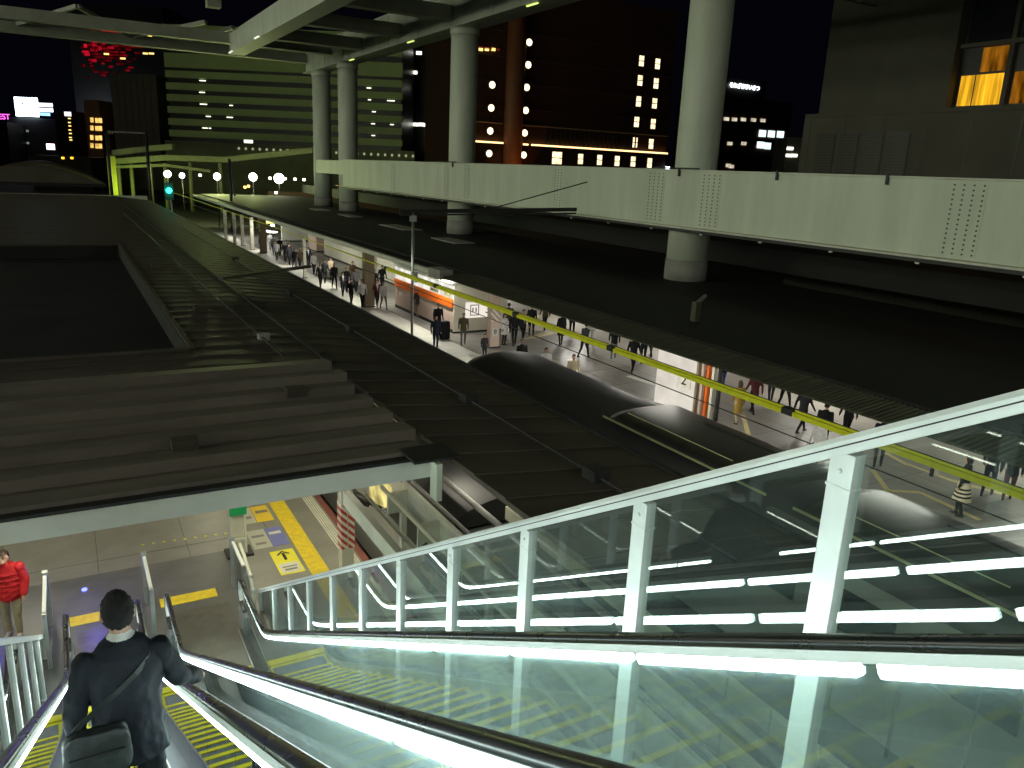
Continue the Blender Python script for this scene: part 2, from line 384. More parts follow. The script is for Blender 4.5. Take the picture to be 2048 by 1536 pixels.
# closing soffit under both escalators
sf = MB()
pp = [(y, zs(y)-.32) for y in ys[:-8]]
sf.sweep(pp, [(-.7, -.05), (-.7, 0), (2.42, 0), (2.42, -.05)])
tag(sf.build('escalator_truss', m_dark), 'dark steel truss under the two escalators', 'truss')

# ------------------------------------------------------------------ glass fences beside the escalators
def fence(x, ytop, label):
    f = thing('glass_fence', label, 'fence', (x, 13, 0), 'sloping glass fences along the escalators')
    top = lambda y: HC+.12-y*T30
    def bld(b, name, mts, **k):
        b.v = [(a-x, y-13, z) for a, y, z in b.v]; return b.build(name, mts, f, **k)
    yy = [1.95+1.225*k for k in range(-6, 11)]
    for y in yy:
        if top(y) < .4: continue
        bld(MB().box(x-.035, x+.035, y-.058, y+.058, max(zs(y)-.25, 0), top(y)-.04).box(x-.039, x+.039, y-.062, y+.062, top(y)-.2, top(y)-.185).box(x-.041, x+.041, y-.075, y+.075, max(zs(y)-.05, .01), max(zs(y)-.03, .03)).tube([(x-.046, y, top(y)-.12), (x-.03, y, top(y)-.12)], .011, 8).tube([(x-.046, y, top(y)-.95), (x-.03, y, top(y)-.95)], .011, 8), 'post', m_alu, bevel=.006)
    a, c = yy[0]-.6, 14.3
    p = [(a, top(a)), (c, top(c))]
    bld(MB().sweep(p, [(x-.045, -.045), (x-.045, .01), (x-.035, .03), (x+.035, .03), (x+.045, .01), (x+.045, -.045)]), 'top_rail', m_alu)
    bld(MB().sweep(p, [(x-.047, -.012), (x-.047, -.006), (x-.045, -.006), (x-.045, -.012)]), 'rail_groove', m_dark)
    for y in yy[:-1]:
        n0, n1 = y+.05, y+1.175
        if top(n1) < .45: continue
        z0, z1 = max(zs(n0)-.2, .05), max(zs(n1)-.2, .05)
        bld(MB().hexa([(x-.005, n0, z0), (x+.005, n0, z0), (x+.005, n1, z1), (x-.005, n1, z1),
                       (x-.005, n0, top(n0)-.05), (x+.005, n0, top(n0)-.05), (x+.005, n1, top(n1)-.05), (x-.005, n1, top(n1)-.05)]), 'glass_panel', m_glassf)
    q = [(y, zs(y)-.05) for y in ys if y < 12]
    bld(MB().sweep(q, [(x-.06, -.2), (x-.06, 0), (x+.06, 0), (x+.06, -.2)]), 'base_rail', m_alu)
    return f
fence(2.72, 0, 'sloping glass fence with steel posts along the empty escalator')
fence(-.95, 0, "glass fence on the suited man's left, beside the red jacket")

# ------------------------------------------------------------------ landing barriers
def barrier(x, y0, y1, label, h=1.05):
    t = thing('landing_barrier', label, 'barrier', (x, y1, 0), 'steel barriers at the foot of the escalators')
    MB().box(-.035, .035, y0-y1, y0-y1+.09, 0, h).build('post', m_steel, t, bevel=.005)
    MB().box(-.05, .05, -.06, .06, 0, h+.05).build('post', m_steel, t, bevel=.008)
    MB().box(-.006, .006, y0-y1+.09, -.06, .1, h-.06).build('glass_panel', m_glassf, t)
    MB().box(-.03, .03, y0-y1, 0, h-.05, h).build('rail', m_alu, t, bevel=.006)
    return t
barrier(.79, 13.9, 15.35, 'barrier between the two escalator landings')
barrier(-.86, 13.8, 15.3, 'barrier in front of the person in red')
barrier(2.42, 14.1, 15.3, 'barrier beside the pillar with the green plate')
hb = thing('curved_handrail', 'pale bent tube handrail at the foot of the glass fence', 'handrail', (2.55, 14.0, 0))
MB().tube([(-.02, 1.15, 1.02), (-.02, .7, .98), (0, .25, .75), (0, .05, .55), (0, -.02, .3), (0, -.02, 0)], .035, 12).build('tube', m_pale, hb)
for y, z in ((.25, .75), (.05, .55)): MB().tube([(0, y+.03, z+.03), (0, y-.03, z-.04)], .042, 12).build('collar', m_steel, hb)

# pillars on the near platform
pl = thing('steel_pillar', 'beige panelled pillar with a green plate near its top', 'pillar', (2.78, 16.75, 0))
b = MB().box(-.16, -.12, -.13, .13, 0, 3.5).box(.12, .16, -.13, .13, 0, 3.5).box(-.12, .12, -.02, .02, 0, 3.5)
b.build('shaft', m_beige, pl)
b = MB()
for z in (.35, .95, 1.5): b.box(-.12, .12, -.125, -.09, z, z+.06)
b.build('cross_bar', m_beige, pl)
MB().box(-.18, .18, -.15, -.13, .98, 1.22).build('green_plate', mat('green_plate', (.01, .3, .09), .5), pl)
MB().box(-.28, .28, -.24, .24, 0, .05).build('base_plate', m_dark, pl)
m_strip = stripes('red_white_stripes', (.72, .68, .6), (.45, .05, .03), .125, (.75, 0, .75))
pp_ = at_z(690, 1215, 0)
sp = thing('striped_post', 'steel post wrapped in red and white stripes by the platform edge', 'post', (4.62, 14.75, 0))
MB().box(-.14, .12, -.12, .12, 0, 2.9).build('shaft', m_beige, sp, bevel=.01)
MB().box(-.15, -.02, -.135, .135, .72, 1.72).box(.0, .135, -.135, .135, .72, 1.82).build('striped_cover', m_strip, sp)
b = MB(); rr = random.Random(3)
for i in range(9):
    x = rr.uniform(-.16, .16); y = rr.uniform(-.2, .1)
    b.tube([(x, y, 2.95), (x*1.3-.05, y-.1, 2.5), (x*.6, y-.16, 2.15), (x*.4+.1, y-.1, 1.85+rr.uniform(-.15, .2)), (x+.3, y-.1, 1.7+rr.uniform(-.1, .2))], .016+.012*rr.random(), 6)
b.build('cable_bundle', mat('grey_cable', (.2, .2, .17), .6, var=.4), sp)
b = MB().tube([(-.1, -.15, 1.95), (.1, -.18, 1.92), (.25, -.1, 1.8), (.9, -.6, 1.5)], .04, 8).tube([(.2, -.12, 1.95), (.0, -.15, 1.85), (.4, -.3, 1.7)], .05, 8)
b.build('cable_clamp', m_dark, sp)

# ------------------------------------------------------------------ near platform roofs
def saw(b, x0, x1, y0, n, pitch, z0, dz, amp, x1f=None):
    for i in range(n):
        a, c = y0+i*pitch, y0+(i+1)*pitch; zz = z0+dz*i
        xr = x1f(i) if x1f else x1
        b.hexa([(x0, a, zz-.06), (xr, a, zz-.06), (xr, c+.04, zz-.06), (x0, c+.04, zz-.06), (x0, a, zz+amp), (xr, a, zz+amp), (xr, a+pitch*.55, zz+amp*.75), (x0, a+pitch*.55, zz+amp*.75)])
        b.hexa([(x0, a+pitch*.55, zz-.06), (xr, a+pitch*.55, zz-.06), (xr, c, zz-.06), (x0, c, zz-.06), (x0, a+pitch*.55, zz+amp*.75), (xr, a+pitch*.55, zz+amp*.75), (xr, c, zz+dz), (x0, c, zz+dz)])
rf = thing('platform_roof', 'dark ribbed roof over the near platform above the escalator landing', 'roof', (0, 11.2, 3.5))
def rb(b, name, mts, par=rf, **k):
    b.v = [(x, y-11.2, z-3.5) for x, y, z in b.v]; return b.build(name, mts, par, **k)
b = MB(); saw(b, -12, 5.0, 11.35, 7, .98, 3.80, .02, .19, lambda i: 5.0+.05*((i*3) % 4)); rb(b, 'ribbed_sheet', mat('ribbed_roof_sheet_lit', (.15, .13, .105), .55, metal=.1, var=.35, scale=.7, bump=.25, stretch=(.4, 2, 1), spec=.35))  # roof sheet lightened here to stand in for light from the escalators
rb(MB().box(-12, 5.05, 11.22, 11.34, 3.54, 3.86), 'fascia', m_white)
rb(MB().box(-12, 5.15, 11.18, 11.38, 3.87, 3.92), 'fascia_cap', m_dark)
rb(MB().box(4.95, 5.05, 10.95, 11.21, 3.2, 3.85), 'end_panel', m_white2)
rb(MB().box(4.5, 5.3, 10.8, 11.5, 3.97, 4.01), 'gutter_outlet', m_dark)
# long roof behind and beside it
b = MB()
def quad(b, x0, z0, x1, z1, y0, y1, n, th=.08):
    for i in range(n):
        a, c = y0+(y1-y0)*i/n, y0+(y1-y0)*(i+1)/n; h = .022
        b.hexa([(x0, a, z0-th), (x1, a, z1-th), (x1, c, z1-th), (x0, c, z0-th), (x0, a, z0+h), (x1, a, z1+h), (x1, c, z1), (x0, c, z0)])
quad(b, 5.25, 3.9, 8.8, 3.55, 6.2, 100, 94)
quad(b, 2.5, 3.98, 5.25, 3.9, 18.25, 100, 82)
quad(b, -12, 3.98, 2.5, 3.98, 18.25, 20.0, 2)
quad(b, -12, 3.98, 2.5, 3.98, 46, 100, 50)
rb(b, 'main_sheet', m_roof)
rb(MB().box(8.8, 8.9, 6.2, 100, 3.3, 3.6), 'eave_gutter', m_dark)
rb(MB().box(-12, 2.48, 20.02, 45.98, 3.2, 3.3), 'roof_well', m_roofdk)
rb(MB().box(2.44, 2.499, 20.01, 45.99, 3.31, 3.9).box(-12, 2.43, 20.001, 20.05, 3.31, 3.9).box(-12, 2.43, 45.94, 45.999, 3.31, 3.9), 'well_wall', m_roofdk)
b = MB().box(2.42, 2.56, 20.0, 46, 3.98, 4.02).box(-12, 2.42, 19.9, 20.04, 3.98, 4.04)
rb(b, 'well_kerb', m_roof)
rb(MB().box(5.2, 5.3, 18, 100, 3.9, 3.96), 'valley_flashing', m_dark)
rb(MB().box(-12, 8.7, 100, 100.3, 3.3, 4.0), 'fascia', m_white2)
for y, x0, x1 in ((50, 2.5, 8.8),):
    pass
b = MB().bar((5.0, 31, 4.15), (9.6, 35.6, 3.95), .22, .12); rb(b, 'drain_channel', m_dark)
MB().box(-.14, .14, -.12, .12, 0, .16).build('roof_box', m_conc, rf, loc=(4.35, 9.6, .45))
rb(MB().tube([(7.2, 6.5, 3.78), (7.2, 60, 3.78)], .03, 8), 'conduit', m_dark)
rb(MB().tube([(4.3, 18.5, 4.02), (4.3, 70, 4.02)], .025, 8), 'conduit', m_dark)
for y in (9.5, 14.2, 22, 29, 40): rb(MB().box(7.05, 7.35, y, y+.35, 3.72, 3.92), 'junction_box', m_dark)
for y, x in ((25.5, 3.3), (36, 3.1), (12.8, 1.2), (15.2, 3.6)): rb(MB().box(x, x+.4, y, y+.3, 3.95, 4.12), 'roof_vent', m_roof)
# its lamps
def tube_lamp(x, y, z, ln_, power, label, grp, col=(1, .96, .82), ex=0):
    t = thing('ceiling_light', label, 'lamp', (x, y, z), grp)
    MB().box(-.07, .07, -ln_/2, ln_/2, -.03, .03).build('housing', m_white, t)
    MB().box(-.045, .045, -ln_/2+.03, ln_/2-.03, -.06, -.032).build('tube', m_lamp, t)
    area('lamp_light', (0, 0, -.09), .12, ln_, power, col, parent=t)
for i, (x, y) in enumerate(((-4.5, 13.5), (-1, 14.5), (2.0, 14.5), (3.4, 18.5), (-1.5, 19.5), (3.4, 26), (4.75, 15.5))):  # last tube added to brighten the steel frame
    tube_lamp(x, y, 3.25, 1.2, 46, 'added fluorescent tube lighting the steel frame beside the near roof end', 'tubes under the near platform roof and added beside it', (1, .95, .68))

for i, (x, y, z) in enumerate(((-3.2, 9.2, 3.0), (-3.2, 7.6, 3.0), (-3.25, 6.0, 3.0), (-4.9, 8.2, 3.0), (-6.7, 6.3, 5.0), (-6.65, 5.3, 5.0), (-5.3, 5.9, 5.0))):
    tube_lamp(x, y, z, 1.2, 14, 'bare fluorescent tube hung beside the escalators', 'tubes hung beside the escalators', (.95, 1, .9))
tube_lamp(6.5, 12.6, 3.2, 1.2, 14, 'added fluorescent tube lighting the steel frame beside the near roof end', 'tubes under the near platform roof and added beside it', (1, .96, .74))  # extra tube, added to brighten the frame and train roof
# ------------------------------------------------------------------ open steel frame right of the roof end
bl = thing('indicator_lamp', 'small blue indicator lamp at the foot of the escalators', 'lamp', (-.28, 16.4, .0))
MB().tube([(0, 0, 0.005), (0, 0, .03)], .05, 14).build('lens', emit('blue_led', (.1, .12, 1), 6), bl)
point('lamp_light', (.15, -.7, .9), 26, (.13, .11, 1), .08, bl)
fr = thing('steel_frame', 'pale open steel frame of beams beside the near roof end', 'steel frame', (4.3, 8, 0))
def fb(b, name, mts, **k):
    b.v = [(x-4.3, y-8, z) for x, y, z in b.v]; return b.build(name, mts, fr, **k)
fb(MB().box(4.2, 4.33, -1, 13.6, 2.2, 2.5), 'beam', m_beige)
fb(MB().box(4.94, 4.98, -1, 13.6, 2.42, 2.5), 'beam', m_beige)
fb(MB().box(5.4, 5.47, -1, 13.6, 1.95, 2.5), 'beam', m_beige)
fb(MB().box(4.98, 5.4, -1, 13.6, 1.95, 1.99), 'tray', m_conc)
fb(MB().box(5.84, 5.98, -1, 7.2, 2.3, 2.5), 'beam', m_beige)
fb(MB().box(4.58, 4.62, -1, 13.6, 2.36, 2.42), 'beam', m_beige)
fb(MB().box(6.75, 6.87, -1, 11.8, 2.2, 2.45), 'beam', m_beige)
for y in (3.6, 7.3, 10.6): fb(MB().box(5.48, 6.74, y-.06, y+.06, 2.2, 2.28), 'cross_plate', m_beige)
fb(MB().tube([(6.2, -1, 2.5), (6.2, 13.6, 2.5)], .06, 10), 'pipe', mat('grey_pipe', (.25, .25, .24), .5))
fb(MB().tube([(5.62, -1, 2.45), (5.62, 13.6, 2.45)], .035, 10), 'pipe', mat('grey_pipe', (.25, .25, .24), .5))
for y in (-.6, 1.2, 2.9, 4.6, 6.4, 8.2, 10.0, 11.8, 13.3):
    fb(MB().box(4.985, 5.395, y-.03, y+.03, 1.992, 2.42), 'cross_plate', m_beige)
for y in (1.5, 5.2, 9.0, 12.4):
    fb(MB().box(4.9, 5.0, y-.06, y+.06, 0, 2.4), 'leg', m_beige)
fb(MB().bar((4.3, 10.9, 2.2), (4.95, 11.3, 2.3), .03, .03).bar((4.28, 10.9, 2.5), (4.28, 10.9, 1.2), .03, .03), 'brace', m_dark)

# ------------------------------------------------------------------ trains
m_trainroof = mat('train_roof', (.085, .08, .08), .55, metal=.2, var=.3, scale=.9, bump=.05, stretch=(1, .3, 1))
m_trainbody = mat('train_body', (.55, .55, .5), .4, metal=.5, var=.06)
m_win = emit('lit_train_window', (1.0, .85, .3), .75, .6, 2)
m_wdark = mat('dark_glass', (.015, .017, .02), .08, var=.1, spec=.7)
m_grille = mat('unit_grille', (.05, .05, .045), .5, metal=.4, var=.4, scale=12)
def train(xc, ya, yb, label, lit, units):
    t = thing('train', label, 'train', (xc, (ya+yb)/2, -1.0)); oy = (ya+yb)/2
    def tb(b, name, mts, **k):
        b.v = [(x, y-oy, z+1.0) for x, y, z in b.v]; return b.build(name, mts, t, **k)
    tb(MB().box(-1.44, 1.44, ya, yb, -.85, 1.95), 'body', m_trainbody)
    arc = [(-1.46+0.0, 1.9)]+[(1.46*math.sin(R(a)), 1.98+.5*math.cos(R(a))) for a in range(-86, 87, 6)]+[(1.46, 1.9)]
    n = len(arc); b = MB(); yy = [ya, yb-1.0, yb-.45, yb-.12, yb]; sc = [1, 1, .97, .86, .6]
    base = 0
    for y, s in zip(yy, sc):
        for x, z in arc: b.v.append((x*(.9+.1*s), y, 1.9+(z-1.9)*s))
    for i in range(len(yy)-1):
        for j in range(n-1): b.f.append((i*n+j, i*n+j+1, (i+1)*n+j+1, (i+1)*n+j)); b.m.append(0); b.sm.append(True)
    b.f.append(tuple(range(n))); b.m.append(0); b.sm.append(False); b.f.append(tuple((len(yy)-1)*n+j for j in range(n))); b.m.append(0); b.sm.append(False)
    tb(b, 'roof', m_trainroof)
    b = MB()
    y = ya+1.2
    while y < yb-1.5:
        b.box(-1.452, -1.438, y, y+1.5, .75, 1.55); y += 2.1
    tb(b, 'window', lit)
    for (u0, u1) in units:
        ub = MB(); ar = [(-1.12, 2.42)]+[(1.14*math.sin(R(a)), 2.40+.28*max(0, math.cos(R(a)))**.6) for a in range(-84, 85, 7)]+[(1.12, 2.42)]
        k = len(ar); y5 = [u0, u0+.25, u1-.25, u1]; s5 = [.8, 1, 1, .8]
        for y, s in zip(y5, s5):
            for x, z in ar: ub.v.append((x*(.93+.07*s), y, 2.38+(z-2.38)*s))
        for i in range(3):
            for j in range(k-1): ub.f.append((i*k+j, i*k+j+1, (i+1)*k+j+1, (i+1)*k+j)); ub.m.append(0); ub.sm.append(True)
        ub.f.append(tuple(range(k))); ub.m.append(0); ub.sm.append(False); ub.f.append(tuple(3*k+j for j in range(k))); ub.m.append(0); ub.sm.append(False)
        o = tb(ub, 'air_conditioner', mat('unit_cover', (.08, .08, .07), .36, metal=.25, var=.25, scale=2, spec=.7))
        gm = MB()
        for i in range(12): gm.box(.35+.05*i, .372+.05*i, u0+.5, u1-1.9, 2.675-.02*i, 2.707-.02*i)
        gm.v = [(x, y-oy, z+1.0) for x, y, z in gm.v]; gm.build('grille', m_grille, o)
        rl = MB().bar((-1.2, u0-.1, 2.44), (-1.2, u1+.2, 2.44), .03, .05).bar((-.86, u0+1.2, 2.66), (-.86, u1-.4, 2.66), .012, .02)
        rl.v = [(x, y-oy, z+1.0) for x, y, z in rl.v]; rl.build('edge_rail', mat('edge_rail_reflection', (.8, .82, .45), .4), o)  # yellowish paint stands in for light reflected along the roof edge
    return t
train(13.05, 3.6, 23.6, 'train with rounded dark roof standing at the far platform', m_wdark, ((10.3, 15.6), (4.4, 9.3)))
train(13.05, -16.8, 3.0, 'second car of the train at the far platform', m_wdark, ((-3.5, .5),))
train(7.35, 12.2, 32.0, 'train with yellow lit windows hidden under the near roof', m_win, ((15, 19),))

# overhead wire over the far track
wr = thing('overhead_wire', 'overhead wire in yellow sleeves above the far track', 'wire', (13.05, 0, 3.84))
m_ysleeve = mat('yellow_sleeve', (.72, .72, .015), .5, var=.12, scale=4)
edges_y = [-8, -1, 4.3, 10.9, 17.2, 22.6, 29.2, 35.0]
for a, c in zip(edges_y[:-1], edges_y[1:]):
    MB().bar((0, a+.15, 0), (0, c-.15, 0), .2, .1).bar((0, a+.15, .075), (0, c-.15, .075), .06, .04).build('sleeve', m_ysleeve, wr)
MB().tube([(0, 36, .05), (0, 60, .12), (0, 120, .05)], .03, 6).build('sleeve', m_ysleeve, wr)
for a in edges_y: MB().bar((0, a-.15, .02), (0, a+.15, .02), .2, .14).build('joint', m_dark, wr)
MB().tube([(0, -8, .1), (0, 120, .1)], .012, 6).build('wire', m_dark, wr)
q = at_x(1500, 840, 13.3); q2 = at_x(1960, 1020, 13.3)
t_ = tag(MB().tube([(13.3, -6, q.z+.02), (13.3, q2.y, q2.z), (13.3, q.y, q.z), (13.3, 36, q.z+.05), (13.3, 110, q.z)], .014, 6).build('contact_wire', m_dark), 'thin black wire running below the yellow sleeves', 'wire')

# ------------------------------------------------------------------ far platform: roof, columns, girder
fr2 = thing('platform_roof', 'black flat roof over the far platform with the white columns through it', 'roof', (16, 40, 3.5))
def r2(b, name, mts, **k):
    b.v = [(x-16, y-40, z-3.5) for x, y, z in b.v]; return b.build(name, mts, fr2, **k)
r2(MB().box(17.0, 31, -12, 118, 3.5, 3.66), 'roof_deck_and_added_slab', m_roofdk)
r2(MB().box(31.02, 49.5, -14, 118, 4.2, 5.3), 'roof_deck_and_added_slab', m_roofdk)  # dark slab added so the gap below the girder stays black
b = MB()
y = -12.0
while y < 36:                            # corrugated lower edge, ribs running down to the eave
    b.hexa([(15.75, y, 3.38), (16.95, y, 3.5), (16.95, y+.15, 3.5), (15.75, y+.15, 3.38), (15.75, y, 3.42), (16.95, y, 3.58), (16.95, y+.15, 3.58), (15.75, y+.15, 3.42)])
    b.hexa([(15.73, y+.02, 3.42), (16.95, y+.02, 3.58), (16.95, y+.1, 3.58), (15.73, y+.1, 3.42), (15.73, y+.045, 3.455), (16.95, y+.045, 3.61), (16.95, y+.08, 3.61), (15.73, y+.08, 3.455)])
    y += .15
r2(b, 'eave_sheet', m_rooffr)
r2(MB().hexa([(16.1, 36.02, 3.4), (18.6, 36.02, 3.5), (18.6, 118, 3.5), (16.1, 118, 3.4), (16.1, 36.02, 3.5), (18.6, 36.02, 3.62), (18.6, 118, 3.62), (16.1, 118, 3.5)]), 'eave_sheet', m_roofdk)
r2(MB().box(16.0, 16.09, 36.02, 118, 3.28, 3.52), 'eave_fascia', m_pale)
r2(MB().box(15.9, 16.12, 36.02, 118, 3.53, 3.57), 'fascia_cap', m_pale)
r2(MB().box(15.6, 16.3, 34.6, 36.0, 3.3, 3.75), 'gutter_box', m_conc)
for (px, py, sx, sy) in ((800, 455, 1.6, 5.5), (905, 482, 1.5, 4), (640, 420, 1.5, 3), (700, 432, 1.2, 4)):
    p = at_z(px, py, 3.67); r2(MB().box(p.x-sx/2, p.x+sx/2, p.y-sy/2, p.y+sy/2, 3.665, 3.73), 'roof_plate', m_conc)
p = at_z(1390, 640, 3.7); r2(MB().box(p.x-.12, p.x+.12, p.y-.12, p.y+.12, 3.66, 4.35), 'vent_stub', m_rooffr)
r2(MB().bar((p.x, p.y, 4.3), (p.x+1.6, p.y+1.3, 4.3), .1, .1), 'vent_pipe', m_conc)
r2(MB().box(18.6, 31, 118.02, 118.2, 3.2, 3.7), 'end_fascia', m_roofdk)

for i, Y in enumerate((30.0, 56.0, 83.5, 93.0)):
    c = thing('column', ['nearest and widest white round column', 'white round column beside the overhead line mast', 'white round column third along, left of the mast', 'farthest white round column at the girder end'][i], 'column', (26.9, Y, 3.66), 'white round columns through the far platform roof')
    b = MB().tube([(0, 0, 1.0), (0, 0, 4), (0, 0, 8), (0, 0, 14.7)], 1.0, 40); b.build('shaft', m_white2, c)
    MB().tube([(0, 0, 0), (0, 0, 1.0)], 1.04, 40).build('collar', m_conc, c)
    MB().tube([(0, 0, 14.2), (0, 0, 14.68)], 1.07, 40).build('cap_ring', m_white2, c)
    MB().tube([(0, -.95, .98), (0, -.95, 1.05)], .3, 8).build('flashing', m_white2, c) if False else None
pipe = tag(MB().tube([(28.2, 30.4, 3.66), (28.2, 30.4, 5.9), (27.9, 30.2, 6.2)], .09, 10).build('drain_pipe', m_steel), 'thin steel drain pipe beside the nearest white column', 'pipe')

gd = thing('girder', 'long pale box girder with bolted splices across the white columns', 'girder', (25.8, 50, 6.25))
def gb(b, name, mts, **k):
    b.v = [(x-25.8, y-50, z-6.25) for x, y, z in b.v]; return b.build(name, mts, gd, **k)
gb(MB().box(25.8, 26.7, -15, 82, 6.3, 8.85), 'web', m_white2)
gb(MB().box(25.84, 26.7, 82.02, 92, 7.4, 8.8), 'web', m_white2)
gb(MB().box(25.45, 26.9, -15, 82, 6.18, 6.29), 'flange', m_pale)
gb(MB().box(25.35, 25.44, -15, 82, 6.1, 6.22), 'drip_edge', m_dark)
gb(MB().box(25.76, 26.9, -15, 82, 8.86, 8.92), 'flange', m_white2)
b = MB()
for i in range(26): b.box(25.5, 25.56, -12+3.6*i, -11.85+3.6*i, 6.02, 6.17)
gb(b, 'bracket', m_white2)
m_bolt = mat('bolt_dark', (.09, .09, .08), .6)  # bolts darker than the girder paint
for k, px in enumerate((1112, 1310, 1420, 1925, 1930, 890, 931, 785)):
    yc = at_x(px, 400 if px < 1600 else 450, 25.8).y
    if k == 4: continue
    b = MB(); wd = .5 if px > 1200 else .45
    for r_ in range(15):
        for c_ in range(4 if px > 1200 else 3):
            y = yc-wd+c_*(2*wd/3); z = 6.48+r_*.158
            b.tube([(25.8, y, z), (25.77, y, z)], .036, 6)
    gb(b, 'splice_bolt', m_bolt)
    gb(MB().box(25.785, 25.799, yc-wd-.12, yc+wd+.12, 6.4, 8.78), 'splice_plate', m_white2)
for px in (1355, 905, 1550, 1770):
    yc = at_x(px, 400, 25.8).y; gb(MB().box(25.7, 25.79, yc-.05, yc+.05, 8.6, 8.98), 'clip', m_dark)
for Y in (30, 56): gb(MB().box(25.6, 25.7, Y-1.6, Y+1.6, 8.93, 9.0), 'handrail', m_dark)

# upper roof structure
ub = thing('roof_girder', 'grey girder on top of the white columns', 'girder', (26.9, 60, 18.36))
def uu(b, name, mts, par, o): b.v = [(x-o[0], y-o[1], z-o[2]) for x, y, z in b.v]; return b.build(name, mts, par)
o_ = (26.9, 60, 18.36)
uu(MB().box(26.3, 27.5, -10, 97, 18.46, 21.2), 'web', m_white2, ub, o_)
uu(MB().box(25.95, 27.85, -10, 97, 18.36, 18.45), 'flange', m_white2, ub, o_)
b = MB()
for i in range(16): b.box(26.24, 26.295, -8+6.5*i, -7.7+6.5*i, 18.46, 21.1)
uu(b, 'stiffener', m_white2, ub, o_)
for y in (44.5, 64, 79.2): uu(MB().box(26.1, 26.22, y, y+1.3, 18.28, 18.34), 'lamp', emit('small_yellow_lamp', (.8, 1, .25), 1.2), ub, o_)
u2 = thing('roof_girder', 'grey girder ending in the air left of the white columns', 'girder', (16.6, 60, 18.5)); o2 = (16.6, 60, 18.5)
uu(MB().box(16.1, 17.1, -10, 86.5, 18.5, 20.4), 'web', m_white2, u2, o2)
uu(MB().box(15.85, 17.35, -10, 86.6, 18.42, 18.49), 'flange', m_white2, u2, o2)
uu(MB().box(16.0, 17.2, 86.52, 86.7, 18.5, 20.4), 'end_plate', m_white2, u2, o2)
for y in (84.2, 72.5): uu(MB().box(15.7, 15.83, y, y+1.6, 18.42, 18.5), 'lamp', emit('small_white_lamp', (1, 1, .8), 1.0), u2, o2)
lab = ['farthest', 'second farthest', 'third farthest', 'fourth', 'fifth', 'sixth', 'seventh', 'eighth']
m_xb = mat('dimmed_cross_beam', (.27, .28, .22), .6, var=.2, scale=.5)  # darker copy of the girder paint, standing in for weaker light
for i, Y in enumerate((96.5, 86.9, 77, 67, 57)):
    x0, x1 = (-45, 26.2) if i == 0 else ((-45, 26.2) if i == 1 else (17.15, 26.2))
    cb = thing('cross_beam', ['long cross beam ending at the farthest white column, above the red tower', 'long cross beam above the striped building, nearer than the one over the red tower', 'short cross beam between the grey girders next to the far end', 'short cross beam halfway between the grey girders', 'short cross beam nearest the mast column'][i], 'beam', ((x0+x1)/2, Y, 19.2), 'steel cross beams of the upper roof')
    h = (x1-x0)/2; zb = 19.5 if i < 2 else 19.0
    MB().box(-h, h, -.3, .3, zb-19.2, zb-19.2+.95).build('web', m_xb, cb)
    MB().box(-h, h, -.5, .5, zb-19.2-.08, zb-19.2-.005).build('flange', m_xb, cb)
    MB().box(h*.1, h*.85, -.52, -.5, zb-19.2-.06, zb-19.2-.02).build('lit_edge', emit('beam_edge_glint', (1, 1, .75), .5), cb) if False else None
br = tag(MB().bar((-2, 96, 20.2), (3, 87.2, 21.2), .35, .35).bar((8, 96, 20.2), (3, 87.2, 21.2), .35, .35).bar((8, 96, 20.2), (14, 87.2, 21.2), .35, .35).bar((14, 96, 20.5), (16.5, 87.2, 21.0), .35, .35).build('roof_bracing', m_xb), 'zigzag bracing between the two long cross beams', 'bracing')
post_ = tag(MB().bar((10.5, 62, 18.5), (10.5, 62, 24), .9, .9, up=(0, 1, 0)).build('roof_hanger', m_xb), 'thick hanger post above the left grey girder', 'post')
cr = thing('canopy_roof', 'dark louvred roof high above the columns', 'roof', (40, 40, 23))
MB().box(-24, 40, -60, 2, 0, .15).build('roof_panel', m_roofdk, cr)
b = MB()
for i in range(11): b.box(-12, 40, -50+5*i, -49.6+5*i, -2.3, -1.9)
b.build('louvre', mat('canopy_louvre', (.2, .2, .18), .6), cr)

# overhead line mast
ms = thing('line_mast', 'grey steel mast with a dark cantilever arm in front of the girder', 'mast', (15.1, 36.8, 0))
MB().tube([(0, 0, 0), (0, 0, 6.35)], .07, 12).build('pole', m_steel, ms)
MB().box(-.14, .14, -.14, .14, 5.9, 6.2).build('clamp', m_steel, ms)
MB().bar((-.7, 0, 6.36), (9.6, 0, 6.62), .12, .2).build('arm', m_dark, ms)
MB().bar((-.7, 0, 6.2), (9.6, 0, 6.4), .08, .08).build('arm', m_dark, ms)
MB().bar((4.2, 0, 6.55), (10.2, 0, 8.1), .05, .05).build('brace', m_dark, ms)
MB().tube([(.0, 0, 3.35), (.0, -.3, 3.2)], .1, 10).tube([(.15, -.1, 2.9), (.15, -.1, 3.4)], .09, 10).build('insulator', m_white, ms)
def tubeline(pts, r, name, label, cat, mt): return tag(MB().tube(pts, r, 6).build(name, mt), label, cat)

